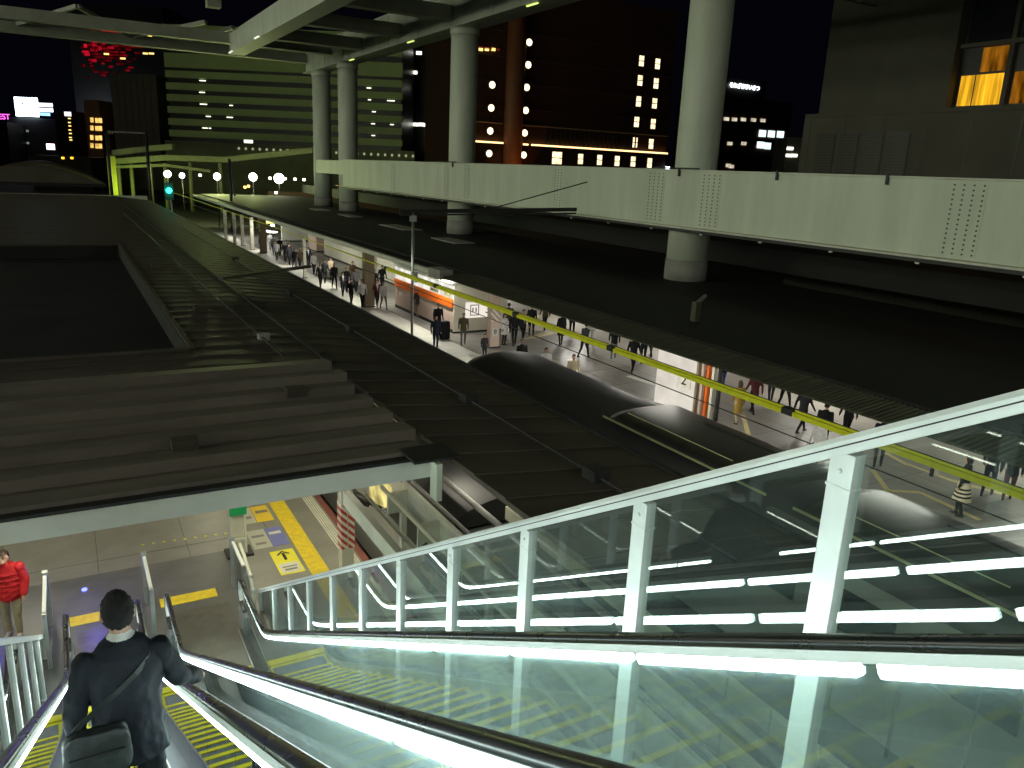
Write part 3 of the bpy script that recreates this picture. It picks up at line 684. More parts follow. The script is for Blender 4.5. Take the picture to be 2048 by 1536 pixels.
# ------------------------------------------------------------------ far platform buildings and posts
m_wall = mat('stair_wall', (.78, .75, .6), .6, var=.08, scale=.6)
m_pink = mat('pink_wall', (.6, .46, .38), .6, var=.1, scale=.8)
m_orange = mat('orange_band', (.85, .16, .01), .5, var=.06)
m_brown = mat('brown_post', (.26, .2, .12), .6, var=.15)
kx, ky = 17.7, 37.4
k = thing('kiosk', 'white kiosk with an orange counter band and lit display', 'kiosk', (kx, ky, 0))
MB().box(.0, 3.2, 0, 8.5, .18, 1.33).build('base', m_pink, k)
MB().box(-.01, 3.2, -.01, 8.5, 0, .178).build('plinth', m_dark, k)
MB().box(-.08, .0, .02, 8.5, 1.35, 1.8).build('orange_band', m_orange, k)
MB().box(-.05, .0, .02, 8.45, 1.83, 2.52).build('display', emit('lit_display', (1, .97, .86), .85, .3, 1.2), k)
MB().box(-.055, -.052, .3, 1.1, 1.9, 2.1).box(-.055, -.052, 1.9, 3.0, 1.88, 2.06).build('print', mat('olive_print', (.2, .2, .1), .6), k)
MB().box(-.02, 3.2, -.08, .0, .1, 2.6).build('end_wall', m_wall, k)
MB().box(.001, 3.2, .001, 8.5, 1.335, 2.55).build('cabin', m_wall, k)
MB().box(-.12, 3.3, -.12, 8.6, 2.62, 2.72).build('roof', m_white, k)
def box_wall(x0, x1, y0, y1, h, label, mt, cat='wall', nm='stair_enclosure'):
    t = thing(nm, label, cat, (x0, y0, 0))
    MB().box(0, x1-x0, 0, y1-y0, .12, h).build('panel', mt, t)
    MB().box(-.02, x1-x0+.02, -.02, y1-y0+.02, 0, .118).build('plinth', m_dark, t)
    MB().box(-.03, x1-x0+.03, -.03, y1-y0+.03, h, h+.06).build('cap', m_white, t)
    return t
box_wall(21.4, 24.2, 60, 74, 2.9, 'pale stair enclosure left of the brown post on the far platform', m_wall)
box_wall(21.0, 24.2, 51.5, 58.5, 2.9, 'pale stair enclosure just behind the brown post', m_wall)
box_wall(20.8, 24.0, 88, 88.3, 1.6, 'low white partition at the far end of the platform', m_white, nm='partition')
box_wall(21.5, 24.5, 77, 80, 2.2, 'pinkish kiosk wall between the dark coats and the enclosure', m_pink, nm='partition')
struct(MB().box(30.2, 30.5, -12, 118, 0, 3.45).build('platform_back_wall', m_pink))
def rpost(px, py, wd, dp, h, mt, label, parts=None, nm='platform_post'):
    p = at_z(px, py); t = thing(nm, label, 'post', (p.x, p.y, 0))
    MB().box(-wd/2, wd/2, -dp/2, dp/2, .0, h).build('shaft', mt, t, bevel=.01)
    MB().box(-wd/2-.06, wd/2+.06, -dp/2-.06, dp/2+.06, 0, .06).build('foot', m_dark, t)
    return t
rpost(737, 613, .62, .5, 3.3, m_brown, 'thick brown post under the far roof left of the kiosk')
pk = rpost(985, 694, .5, .4, 3.3, m_pink, 'pink post with a striped band and a small number plate')
MB().box(-.27, .27, -.22, -.201, 1.35, 1.95).build('striped_band', stripes('white_pink_stripes', (.75, .72, .66), (.45, .3, .24), .2, (.7, 0, .7)), pk)
pt = MB().box(-.16, .16, -.225, -.201, .62, 1.0).build('number_plate', m_white, pk)
text('numeral', '8', .34, m_dark, Vector((0, -.23, .81)), (1, 0, 0), (0, 0, 1), pt)
rpost(527, 506, .6, .5, 3.2, m_brown, 'brown post near the oval lamps at the far end')
rpost(610, 556, .2, .2, 3.2, m_beige, 'slim beige post right of the dark coats')
rpost(727, 602, .12, .12, 3.2, m_beige, 'thin pale pipe beside the thick brown post')
for i, (px, py) in enumerate(((470, 487), (486, 492), (452, 478), (505, 500))):
    rpost(px, py, .3, .25, 3.1, m_beige, 'slim beige posts grouped at the far end of the platform')['group'] = 'slim beige posts at the far end'
# number 2 pillar
p2 = at_z(1306, 806)
np_ = thing('number_pillar', 'lit white pillar panel carrying the number 2', 'pillar', (p2.x, p2.y, 0))
dirv = (at_z(1385, 830)-p2); wv = dirv.length; dv = dirv.normalized(); nv = Vector((dv.y, -dv.x, 0))
b = MB().obox(Vector((0, 0, 1.3))+dv*wv*.45-nv*.25, dv*wv*.45, nv*.2, Vector((0, 0, 1.25))); b.build('panel', emit('lit_cream_panel', (1, .93, .8), .72, .12, 1.5), np_)
s2 = MB().obox(Vector((0, 0, 1.22))+dv*wv*.72+nv*.0, dv*.3, nv*.02, Vector((0, 0, .3))).build('number_sign', mat('white_sign', (.85, .82, .72), .5), np_)
text('numeral', '2', .52, m_dark, Vector((0, 0, 1.22))+dv*wv*.72+nv*.035, dv, (0, 0, 1), s2)
for i, (u, mt) in enumerate(((1.0, m_brown), (1.12, m_pink), (1.24, m_orange), (1.36, m_wall), (1.5, m_dark))):
    MB().obox(Vector((0, 0, 1.5))+dv*wv*u-nv*.1, dv*.045, nv*.08, Vector((0, 0, 1.5))).build('pipe', mt, np_)
sg = thing('exit_sign', 'white direction sign with a lift mark and the number 3', 'sign', (18.42, 35.9, 1.5))
MB().box(-.75, .75, -.04, .04, -.4, .4).build('board', emit('lit_sign_face', (1, .9, .8), .9), sg)
text('numeral', '3', .6, m_dark, Vector((.5, -.055, 0)), (1, 0, 0), (0, 0, 1), sg)
b = MB(); 
for a, c, e, f in ((-.5, -.46, -.28, .28), (-.04, 0, -.28, .28), (-.5, 0, .24, .28), (-.5, 0, -.28, -.24), (-.38, -.32, -.12, .12), (-.2, -.14, -.12, .12)): b.box(a, c, -.05, -.04, e, f)
b.build('pictogram', m_dark, sg)
sv = thing('lit_sign', 'yellow lit hanging sign at the far end of the platform', 'sign', (19.3, 86, 2.3))
MB().box(-.8, .8, -.08, .08, -.22, .22).build('board', emit('lit_yellow', (1, .95, .35), 1.5), sv)
MB().box(-.7, -.66, -.02, .02, .22, 1.0).box(.66, .7, -.02, .02, .22, 1.0).build('hanger', m_dark, sv)
i = 0
for X in (17.0, 26.0):
    for Y in (2, 11, 20, 29, 38, 48, 56, 66, 78, 92):
        t = thing('ceiling_light', 'fluorescent fitting under the far platform roof', 'lamp', (X, Y, 3.3), 'fluorescent fittings under the far platform roof')
        MB().box(-.12, .12, -1.2, 1.2, .02, .1).build('housing', m_white, t)
        MB().box(-.06, .06, -1.15, 1.15, -.04, .018).build('tube', m_lamp, t)
        area('lamp_light', (0, 0, -.08), .3, 2.3, 170 if X < 22 else 260, (1, .97, .88), parent=t)
for i, (px, py, r_) in enumerate(((545, 451, .22), (530, 462, .5), (545, 464, .5))):
    p = at_y(px, py, 84+i*2)
    tag(MB().tube([(p.x, p.y, p.z-.04), (p.x, p.y, p.z+.04)], r_, 20).build('ceiling_lamp', m_lamp), ['small round ceiling lamp at the far end of the platform', 'wide oval ceiling lamp above the far brown post', 'oval ceiling lamp just right of the far brown post'][i], 'lamp')

# ------------------------------------------------------------------ left side: other platform roofs, signal, lamps
hr = thing('hump_roof', 'low humped roof far along the tracks on the left', 'roof', (-3, 130, 0))
b = MB(); n = 14
for i in range(n+1):
    a = math.pi*i/n; b.v += [(-8+16*(i/n)-0, -12, 4.6+1.9*math.sin(a)), (-8+16*(i/n), 60, 4.6+1.9*math.sin(a))]
for i in range(n): b.f.append((2*i, 2*i+1, 2*i+3, 2*i+2)); b.m.append(0); b.sm.append(True)
b.f.append(tuple(2*i for i in range(n+1))); b.m.append(0); b.sm.append(False)
b.build('vault', m_roof, hr); MB().box(-8.5, 8.5, -12.2, 60, 4.2, 4.58).build('edge_beam', m_roofdk, hr)
for i, (px, py) in enumerate(((335, 348), (364, 351), (434, 353), (506, 354), (558, 357))):
    p = at_d(px, py, 118)
    t = thing('street_lamp', ['round street lamp above the green signal', 'small street lamp second from the green signal', 'street lamp halfway along the row', 'street lamp left of the brightest one', 'brightest street lamp, nearest the white columns'][i], 'street lamp', (p.x, p.y, -1.5), 'street lamps beyond the tracks')
    h = p.z+1.5; r_ = (.5, .38, .5, .58, .72)[i]
    MB().tube([(0, 0, 0), (0, 0, h-r_)], .08, 8).build('pole', m_dark, t)
    ub_ = bmesh.new(); bmesh.ops.create_uvsphere(ub_, u_segments=16, v_segments=10, radius=r_)
    me = bpy.data.meshes.new('globe'); ub_.to_mesh(me); ub_.free(); me.materials.append(emit('street_globe', (1, 1, .78), 14)); go = bpy.data.objects.new('globe', me); C.objects.link(go); go.parent = t; go.location = (0, 0, h)
    point('lamp_light', (0, 0, h+.2), 14000 if i > 1 else 2600, (.85, 1, .36), .5, t)
p = at_d(338, 381, 88)
sgn = thing('railway_signal', 'railway signal showing a green light', 'signal', (p.x, p.y, 0))
MB().tube([(.2, .5, -1), (.2, .5, p.z+.5)], .09, 8).build('mast', m_steel, sgn)
MB().box(-.45, .45, .05, .25, p.z-1.0, p.z+.8).build('housing', m_dark, sgn)
MB().tube([(0, .06, p.z), (0, -.02, p.z)], .3, 18).build('lens', emit('green_signal', (.02, 1, .6), 9), sgn)
point('lamp_light', (0, -.5, p.z), 60, (.05, 1, .6), .2, sgn)
def pole(px, pyb, pyt, D, r_, label, arm=None):
    a, c = at_d(px, pyb, D), at_d(px, pyt, D); t = thing('catenary_pole', label, 'pole', (a.x, a.y, min(a.z, 0)))
    MB().tube([(0, 0, 0), (0, 0, c.z-min(a.z, 0))], r_, 8).build('pole', m_dark, t)
    if arm:
        e = at_d(*arm, D); MB().bar((0, 0, c.z-min(a.z, 0)-.1), (e.x-a.x, e.y-a.y, e.z-min(a.z, 0)), .15, .2).build('arm', m_dark, t)
    return t
pole(463, 405, 318, 95, .16, 'dark overhead line pole near the street lamps', (470, 392))
pole(298, 345, 265, 100, .2, 'right leg of the dark track gantry on the left', (215, 263))
pole(220, 345, 264, 100, .2, 'left leg of the dark track gantry on the left', (226, 266))

# ------------------------------------------------------------------ buildings in the distance
m_span = mat('pale_spandrel', (.52, .64, .27), .7, var=.12, scale=.08)
m_bdark = mat('dark_facade', (.03, .027, .024), .4, var=.3, scale=.2)
m_bgrey = mat('grey_facade', (.14, .12, .1), .8, var=.2, scale=.1)
def fbldg(name, label, x0, x1, ytop, D, depth=25, mt=None, ref=None, zb=-1.5):
    a, c = at_d(x0, 300, D), at_d(x1, 300, D); t_ = at_d((x0+x1)/2, ytop, D)
    t = thing(name, label, 'building', (a.x, a.y, zb)); t.rotation_euler = (0, 0, -YAW)
    W_ = (c-a).dot(Vector(RH)); H_ = t_.z-zb
    MB().box(0, W_, 0, depth, 0, H_).build('wall', mt or m_bdark, t)
    def loc(px, py):
        q = at_d(px, py, D)-Vector((a.x, a.y, zb)); return q.dot(Vector(RH)), q.z
    return t, W_, H_, loc
def lit(t, loc, name, pts, w_, h_, mt):
    for px, py in pts:
        s, z = loc(px, py); MB().box(s-w_/2, s+w_/2, -.12, -.02, z-h_/2, z+h_/2).build(name, mt, t)
t, W_, H_, loc = fbldg('striped_building', 'long office block with pale floor bands and dark window strips', 345, 802, 60, 225, 40)
sb = []
for y in (127, 154, 178, 201, 225, 249, 272): sb.append(loc(475, y)[1])
b = MB()
for i, z in enumerate(sb): b.box(-.4, W_+.4, -.55, -.02, z-(.85 if i else 1.7), z+(.9 if i else 1.9))
b.box(-.4, W_+.4, -.55, -.02, sb[0]+3.4, sb[0]+9)
b.build('floor_band', m_span, t)
MB().box(-1, W_+4, -2.2, -.56, 0, loc(475, 287)[1]).build('podium', mat('podium_stone', (.24, .26, .13), .7, var=.3, scale=.1), t)
rr = random.Random(5); m_spark = emit('office_light', (.95, 1, .7), 2.2); b = MB()
for z in [(sb[i]+sb[i+1])/2 for i in range(6)]:
    for s in (W_*.13, W_*.135+1, W_*.245, W_*.845, W_*.86, W_*.94):
        if rr.random() < .5: MB().box(s+rr.random(), s+1.5+.6*rr.random(), -.3, -.02, z+.1, z+.3).build('window_light', m_spark, t)
lit(t, loc, 'canopy_lamp', [(371, 305), (412, 307), (437, 308), (393, 289), (420, 290), (497, 283)], 2.4, .8, m_spark)
b = MB()
for i in range(26): b.box(W_*.3+i*1.9, W_*.3+i*1.9+.5, -2.4, -2.21, loc(475, 290)[1]-1.2, loc(475, 290)[1]-.6)
b.build('soffit_light', emit('dim_soffit', (.9, 1, .6), .35), t)
t, W_, H_, loc = fbldg('office_tower', 'dark tower beside the striped building with a few white windows', 795, 915, 40, 250, 30)
lit(t, loc, 'lit_window', [(838, 106), (858, 104), (829, 145), (860, 178), (832, 249), (843, 249), (853, 250)], 1.6, .9, emit('cool_window', (1, 1, .85), 3.0))
t, W_, H_, loc = fbldg('glass_tower', 'tall dark tower glowing red from a rooftop sign', 160, 345, 10, 330, 30)
rr = random.Random(9); b = MB(); m_redg = emit('red_sign_reflection_glow', (1, .01, .04), .32, .8, .25)
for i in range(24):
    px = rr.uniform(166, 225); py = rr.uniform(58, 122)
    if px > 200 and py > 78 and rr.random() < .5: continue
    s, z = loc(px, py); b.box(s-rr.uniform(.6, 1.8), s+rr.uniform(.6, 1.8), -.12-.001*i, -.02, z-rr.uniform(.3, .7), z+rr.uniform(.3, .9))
b.build('lit_window', m_redg, t)  # glowing patches imitate a red sign mirrored in the tower glass
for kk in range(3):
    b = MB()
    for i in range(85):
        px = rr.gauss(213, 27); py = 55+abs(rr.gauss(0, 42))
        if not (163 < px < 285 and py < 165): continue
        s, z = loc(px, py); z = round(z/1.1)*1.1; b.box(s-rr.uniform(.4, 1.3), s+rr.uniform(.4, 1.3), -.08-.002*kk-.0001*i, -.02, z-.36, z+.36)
    b.build('red_reflection_pane', emit('red_reflection_pane_%s' % 'abc'[kk], (1, .012, .03), (.03, .07, .14)[kk], .7, .4), t)  # scattered panes paint the red sign's reflection onto the facade
s0, z0 = loc(205, 72); s1, z1 = loc(246, 56)
MB().box(s0, s1, -.4, -.2, z0, z1).build('red_sign', emit('red_sign_light', (1, .0, .035), .4, .3, .3), t)
lit(t, loc, 'lit_window', [(299, 72), (298, 91), (291, 107), (303, 107), (246, 117), (213, 108)], 2.0, .6, emit('warm_window', (1, .7, .2), 2.0))
lit(t, loc, 'lit_window', [(341, 215), (343, 239), (343, 262), (345, 285)], 3.2, .8, emit('red_window', (1, .12, .04), .8))
t, W_, H_, loc = fbldg('block_building', 'plain grey brown block in front of the red tower', 232, 322, 148, 240, 20, m_bgrey)
b = MB()
for i in range(7): b.box(W_*i/7, W_*i/7+.12, -.06, -.01, 0, H_)
b.build('wall_joint', m_bdark, t)
t, W_, H_, loc = fbldg('shop_building', 'narrow building with warm lit floors below the red tower', 176, 206, 200, 235, 15, mat('warm_stone', (.2, .1, .05), .7))
for y in (240, 256, 275, 291): lit(t, loc, 'lit_window', [(184, y), (194, y+1), (201, y+1)], .9, 1.3, emit('shop_window', (1, .62, .16), 1.1, .5, .6))
t, W_, H_, loc = fbldg('sign_building', 'dark building carrying the big white lit sign', 22, 116, 236, 300, 20, mat('blue_grey_facade', (.09, .11, .11), .7))
def panel(t, loc, name, x0, y0, x1, y1, mt, dz=.3):
    s0, z0 = loc(x0, y1); s1, z1 = loc(x1, y0); return MB().box(s0, s1, -dz, -.02, z0, z1).build(name, mt, t)
m_signw = emit('lit_sign_white', (.8, .92, 1), 7)
panel(t, loc, 'sign_square', 34, 196, 75, 232, m_signw, .6)
panel(t, loc, 'sign_bar', 76, 207, 105, 213, emit('sign_bar_light', (.75, .85, 1), 3), .5); panel(t, loc, 'sign_bar', 76, 217, 106, 223, emit('sign_bar_light', (.75, .85, 1), 3), .5)
panel(t, loc, 'sign_plate', 82, 226, 100, 231, emit('sign_blue_light', (.25, .55, 1), 2.5), .5)
s, z = loc(44, 206); b = MB(); b.face([(s, -.66, z), (s+1.3, -.66, z), (s, -.66, z-1.2)]); b.build('sign_mark', mat('sign_mark_blue', (.02, .1, .2), .6), t)
lit(t, loc, 'lit_window', [(38, 262), (55, 262), (40, 286), (56, 286)], .9, .7, emit('dim_window', (.7, .8, .75), .25))
t2, W_, H_, loc = fbldg('neon_building', 'dark building with a magenta sign cut by the frame edge', -60, 20, 243, 290, 15)
s, z = loc(9, 234); tx = text('sign_letters', 'EST', 2.6, emit('magenta_neon', (1, .12, .75), 2.2), Vector((s, -.2, z)), (1, 0, 0), (0, 0, 1), t2, .06, .02)
t, W_, H_, loc = fbldg('slim_tower', 'slim dark tower with a column of small lights', 126, 150, 222, 290, 10)
panel(t, loc, 'sign_plate', 130, 224, 142, 232, emit('pale_sign', (.9, .9, .85), 1.6))
lit(t, loc, 'lit_window', [(139, 237), (139, 245), (140, 252), (140, 260), (141, 267), (141, 275), (142, 280)], .9, .35, emit('warm_window', (1, .7, .2), 2.0))
t, W_, H_, loc = fbldg('low_building', 'low dark building with a small pink lit sign', 60, 180, 312, 210, 12)
panel(t, loc, 'sign_plate', 95, 288, 109, 299, emit('pink_sign', (1, .75, .85), 4))
lit(t, loc, 'lit_window', [(78, 324), (126, 316), (144, 316)], .7, .5, emit('amber', (1, .5, .03), 3))
# raised walkway with greenish lit parapets
fbw = thing('footbridge', 'raised walkway with greenish lit parapets before the striped building', 'footbridge', (0, 0, 0))
def strip(name, pts, D, h, mt, th=1.2):
    for (p, q) in zip(pts[:-1], pts[1:]):
        a, c = at_d(*p, D), at_d(*q, D); fv = Vector(FH)*th; up = Vector((0, 0, h))
        MB().hexa([a, c, c+fv, a+fv, a+up, c+up, c+fv+up, a+fv+up]).build(name, mt, fbw)
m_wk = mat('walkway_paint', (.3, .32, .16), .7)
strip('parapet', [(224, 312), (300, 303), (345, 299)], 160, 1.1, m_wk)
strip('parapet', [(224, 329), (330, 321), (450, 325), (625, 306)], 150, 1.0, m_wk)
strip('deck', [(224, 337), (330, 333), (420, 345)], 150, .5, m_wk)
for px in (236, 262, 300, 330, 380, 440):
    a = at_d(px, 330, 151); MB().tube([(a.x, a.y, -1.5), (a.x, a.y, a.z+.4)], .35, 8).build('pier', mat('walkway_paint', (.3, .32, .16), .7), fbw)
gl = at_d(222, 320, 147)
ylc = thing('lit_pillar', 'yellow green lit pillar at the end of the walkway', 'pillar', (gl.x, gl.y, -1.5))
MB().box(-.7, .7, -.5, .5, 0, 9.5).build('shaft', mat('yellow_green_paint', (.4, .4, .03), .6), ylc)
point('lamp_light', (1.5, -4, 4), 900, (.7, 1, .2), .3, ylc)
# small lamps far beyond the tracks
m_far = emit('distant_lamp', (1, .95, .7), 6); m_fary = emit('distant_amber_lamp', (1, .6, .15), 4)
for i, (px, py, c) in enumerate(((570, 357, 0), (590, 358, 0), (608, 359, 0), (400, 350, 0), (490, 374, 1), (497, 372, 1), (552, 385, 0), (665, 375, 1), (674, 373, 1), (540, 356, 0))):
    q = at_d(px, py, 125)
    lp = MB().tube([(q.x, q.y, q.z-.2), (q.x, q.y, q.z+.15)], .2, 10).build('distant_lamp', [m_far, m_fary][c])
    tag(lp, ['small white lamp in the row right of the street lamps', 'small amber lamp low beyond the tracks'][c], 'lamp', ['small white lamps beyond the tracks', 'small amber lamps beyond the tracks'][c])
struct(MB().box(30, 400, 135, 136, -1.5, 3.6).build('embankment_wall', mat('brown_wall', (.09, .05, .035), .85)))
a, c = at_d(640, 388, 100), at_d(380, 398, 100)

# hotel
hy = 150.0
ht = thing('hotel', 'dark brown hotel with round lit windows and a glowing cornice', 'building', (74.5, hy, -1.5))
m_hot = mat('hotel_stone', (.055, .022, .012), .6, var=.25, scale=.2)
def H(px, py): q = at_y(px, py, hy); return q.x-74.5, q.z+1.5
MB().box(0, 50.5, 0, 25, 0, 46).build('wall', m_hot, ht)
MB().tube([(8.9, -.5, 0), (8.9, -.5, 46)], 2.0, 24).build('pier', mat('pier_stone', (.2, .07, .03), .6), ht)
m_round = emit('round_window_light', (1, .84, .5), 2.6); m_hwin = emit('hotel_window_light', (1, .82, .48), 1.7, .35, 1.2)
for pts in ([(983, 170), (981, 216), (979, 262), (977, 307)], [(1057, 85), (1055, 130), (1052, 175), (1050, 221), (1048, 266), (1046, 310)]):
    for px, py in pts:
        x, z = H(px, py); f = MB().tube([(x, -.3, z), (x, -.02, z)], .92, 24).build('window', m_hot, ht); MB().tube([(x, -.36, z), (x, -.31, z)], .68, 24).build('pane', m_round, f)
def hwin(x, z, w_, h_):
    f = MB().box(x-w_/2-.15, x+w_/2+.15, -.2, -.02, z-h_/2-.15, z+h_/2+.15).build('window', m_hot, ht)
    g = MB()
    for sx in (-1, 1):
        for sz in (-1, 1): g.box(x+sx*w_/4-w_/4+.04, x+sx*w_/4+w_/4-.04, -.25, -.21, z+sz*h_/4-h_/4+.08, z+sz*h_/4+h_/4-.08)
    g.build('pane', m_hwin, f)
for pts in ([(1282, 122), (1279, 161), (1276, 203), (1272, 244), (1269, 285)], [(1314, 128), (1311, 167), (1308, 207), (1305, 248), (1301, 288)], [(1160, 318), (1198, 320), (1233, 322), (1265, 323), (1298, 326)]):
    for px, py in pts: hwin(*H(px, py), 1.35, 2.3)
hwin(*H(1113, 316), 2.5, 2.7)
x1, z1 = H(1320, 306); 
m_corn = emit('cornice_light', (1, .62, .25), 3.0)
for a, c in ((0, 6.6), (11.2, 12.6), (13.2, 50.3)):
    MB().box(a, c, -1.0, -.03, z1-.55, z1-.2).build('ledge', m_hot, ht); MB().box(a+.1, c-.1, -.9, -.7, z1-.19, z1+.12).build('cornice_light', m_corn, ht)
MB().box(0, 6.5, -.4, -.02, z1+3.7, z1+3.9).box(11.2, 50.4, -.4, -.02, z1+3.7, z1+3.9).build('upper_ledge', mat('hotel_trim', (.5, .32, .18), .6), ht)
b = MB()
for i in range(20): b.box(17+i*1.25, 17.25+i*1.25, -.5, -.02, z1+.3, z1+3.4)
b.build('fin', m_bdark, ht)
b = MB()
for z in (22.5, 27.3, 32.1, 36.9): b.box(0, 6.4, -.2, -.02, z, z+.12).box(11.3, 50.4, -.2, -.02, z, z+.12)
b.build('string_course', mat('hotel_line', (.12, .06, .035), .6), ht)
MB().box(0, 5.2, -.3, -.02, 33.2, 33.5).build('roof_light', emit('dim_red', (1, .12, .03), .12), ht)
for px in (961, 973, 986): x, z = H(px, 99); MB().box(x-.4, x+.4, -.3, -.02, z-.25, z+.25).build('roof_lamp', emit('warm_window', (1, .7, .2), 2.0), ht)
l = bpy.data.lights.new('pier_uplight', 'SPOT'); l.energy = 1500; l.color = (1, .35, .08); l.spot_size = R(60); l.shadow_soft_size = .3
lo = bpy.data.objects.new('pier_uplight', l); C.objects.link(lo); lo.parent = ht; lo.location = (8.9, -6, 3); lo.rotation_euler = (R(155), 0, 0)
MB().box(50.6, 51.6, -.4, -.1, 9.6, 12.6).build('blue_white_sign', emit('lit_sign_white', (.8, .92, 1), 7), ht)

# police station
py_ = 230.0
ps = thing('police_station', 'brown office block with a white rooftop sign in hiragana', 'building', (216, py_, -1.5))
def Pp(px, py): q = at_y(px, py, py_); return q.x-216, q.z+1.5
MB().box(0, 36.5, 0, 25, 0, 40.2).build('wall', mat('police_brick', (.13, .07, .04), .8, var=.2, scale=.2), ps)
MB().box(3, 24, 3, 15, 40.2, 47).build('roof_block', m_bdark, ps)
b = MB()
for z in (12, 18.5, 25, 31): b.box(0, 36.4, -.15, -.02, z-1.2, z+1.2)
b.build('window_strip', m_wdark, ps)
b = MB()
for pts in ([(1524, 267), (1542, 268), (1560, 269)], [(1520, 290), (1534, 292), (1560, 293)]):
    for px, py in pts: x, z = Pp(px, py); MB().box(x-1.8, x+1.8, -.3, -.16, z-1.2, z+1.2).build('lit_window', emit('cool_cyan_window', (.75, 1, 1), 1.6, .3, .5), ps)
b = MB()
for px, py in ((1452, 238), (1468, 239), (1486, 239), (1506, 240), (1525, 241), (1459, 287), (1487, 287), (1456, 331), (1462, 333)): x, z = Pp(px, py); MB().box(x-1.3, x+1.3, -.3, -.16, z-.6, z+.6).build('lit_window', emit('dim_warm_window', (1, .9, .65), .6, .5, .5), ps)
xa, za = Pp(1472, 171); xb, zb_ = Pp(1527, 175)
text('rooftop_sign', 'そねざきけいさつ', 1.95, emit('sign_white_letters', (.85, .95, 1), 5), Vector(((xa+xb)/2, 2.6, (za+zb_)/2)), (1, 0, 0), (0, 0, 1), ps, .08, .03)
t_, W_, H_, loc = fbldg('low_block', 'small pale building tucked beside the police station', 1572, 1612, 275, 240, 12, mat('pale_block', (.3, .28, .22), .7))
lit(t_, loc, 'lit_window', [(1580, 297), (1588, 311), (1578, 311)], 1.8, .8, emit('cool_window', (1, 1, .85), 3.0))

# department store wall on the right
dp = thing('department_store', 'large grey building with louvres and orange lit windows', 'building', (50, 16, -1.5))
def db(b, name, mts, par=None): b.v = [(x-50, y-16, z+1.5) for x, y, z in b.v]; return b.build(name, mts, par or dp)
m_dst = mat('store_concrete', (.085, .078, .06), .8, var=.18, scale=.3, bump=.05)
db(MB().box(50, 80, -20, 44.2, -1.5, 13.3), 'lower_wall', m_dst)
db(MB().box(51.2, 80, 33.8, 44.0, 13.32, 45), 'tower_wall', m_dst)
db(MB().box(52.0, 80, -20, 33.75, 13.32, 45), 'upper_wall', mat('store_dark', (.05, .05, .05), .6))
db(MB().box(49.9, 52, -20, 44.1, 13.302, 13.6), 'ledge', m_dst)
b = MB()
for i in range(18): b.box(49.985, 49.998, 43.5-3.1*i, 43.56-3.1*i, -1, 13.2)
for z in (5.5, 9.0): b.box(49.985, 49.997, -19, 44, z, z+.05)
db(b, 'wall_joint', m_bdark)
for i in range(4):
    y0 = 42.75-2.0*i; o = db(MB().box(49.96, 49.999, y0-1.65, y0, 8.6, 12.15), 'louvre_panel', m_bdark)
    b = MB()
    for j in range(17): b.box(49.9, 49.955, y0-1.6, y0-.05, 8.7+.2*j, 8.78+.2*j)
    db(b, 'louvre_slats', m_dst, None)
m_or = emit('orange_curtain_light', (1, .5, .02), .85, .75, 1.0, (1, 3.2, .25)); m_or2 = emit('dim_orange_light', (1, .36, .02), .2, .95, 1.0, (1, 2.2, .5))
for i, (ya, yb) in enumerate(((30.75, 33.5), (27.2, 30.1), (23.6, 26.5), (20, 22.9))):
    f = db(MB().box(51.9, 51.999, ya-.1, yb+.1, 13.7, 21.5), 'window', m_bdark)
    for (u, v, z0, z1, mt) in ((ya, ya+1.75, 13.85, 15.7, m_or if i == 0 else m_or2), (ya+1.85, yb, 13.85, 15.7, m_or2 if i else m_or), (ya, ya+1.6, 15.85, 17.3, m_or2), (ya, yb, 17.6, 21, m_wdark)):
        db(MB().box(51.87, 51.898, u, v, z0, z1), 'pane', mt, None).parent = dp
for y in (30.4, 26.8, 23.2): db(MB().box(51.6, 51.9, y-.12, y+.12, 13.62, 40), 'mullion', m_dst)
db(MB().box(51.5, 51.9, -20, 33.7, 17.35, 17.6), 'sill_band', m_dst)

# unseen buildings left and behind, added so their lights reach the steelwork and roofs
m_stw = emit('added_window_light', (.93, 1, .77), 10.5)
st = thing('added_station_building', 'unseen station building beyond the left platforms, lit windows added for light', 'building', (-62, 45, -1.5))
MB().box(-20, 0, -75, 80, 0, 36).build('wall', m_bgrey, st)
for z in (14, 19.5, 25):
    for i in range(14): MB().box(.02, .12, -72+10.6*i, -63.2+10.6*i, z, z+2.4).build('window', m_stw, st)  # added windows, there only to give light
cg = thing('added_concourse_bridge', 'unseen concourse bridge at the top of the escalators, added for light', 'building', (0, -12, 9))
MB().box(-60, 70, -14, 3.5, .9, 1.3).build('floor', m_conc, cg)
MB().box(-60, 70, -14, 3.5, 5.2, 5.6).build('roof', m_roofdk, cg)
MB().box(-60, 70, -14.3, -14.02, 1.3, 5.2).build('back_wall', m_wall, cg)
for i in range(14):
    MB().box(-42+6*i, -37+6*i, 2.6, 3.0, 5.02, 5.18).build('ceiling_tube', emit('concourse_tube', (.95, 1, .85), 30), cg)

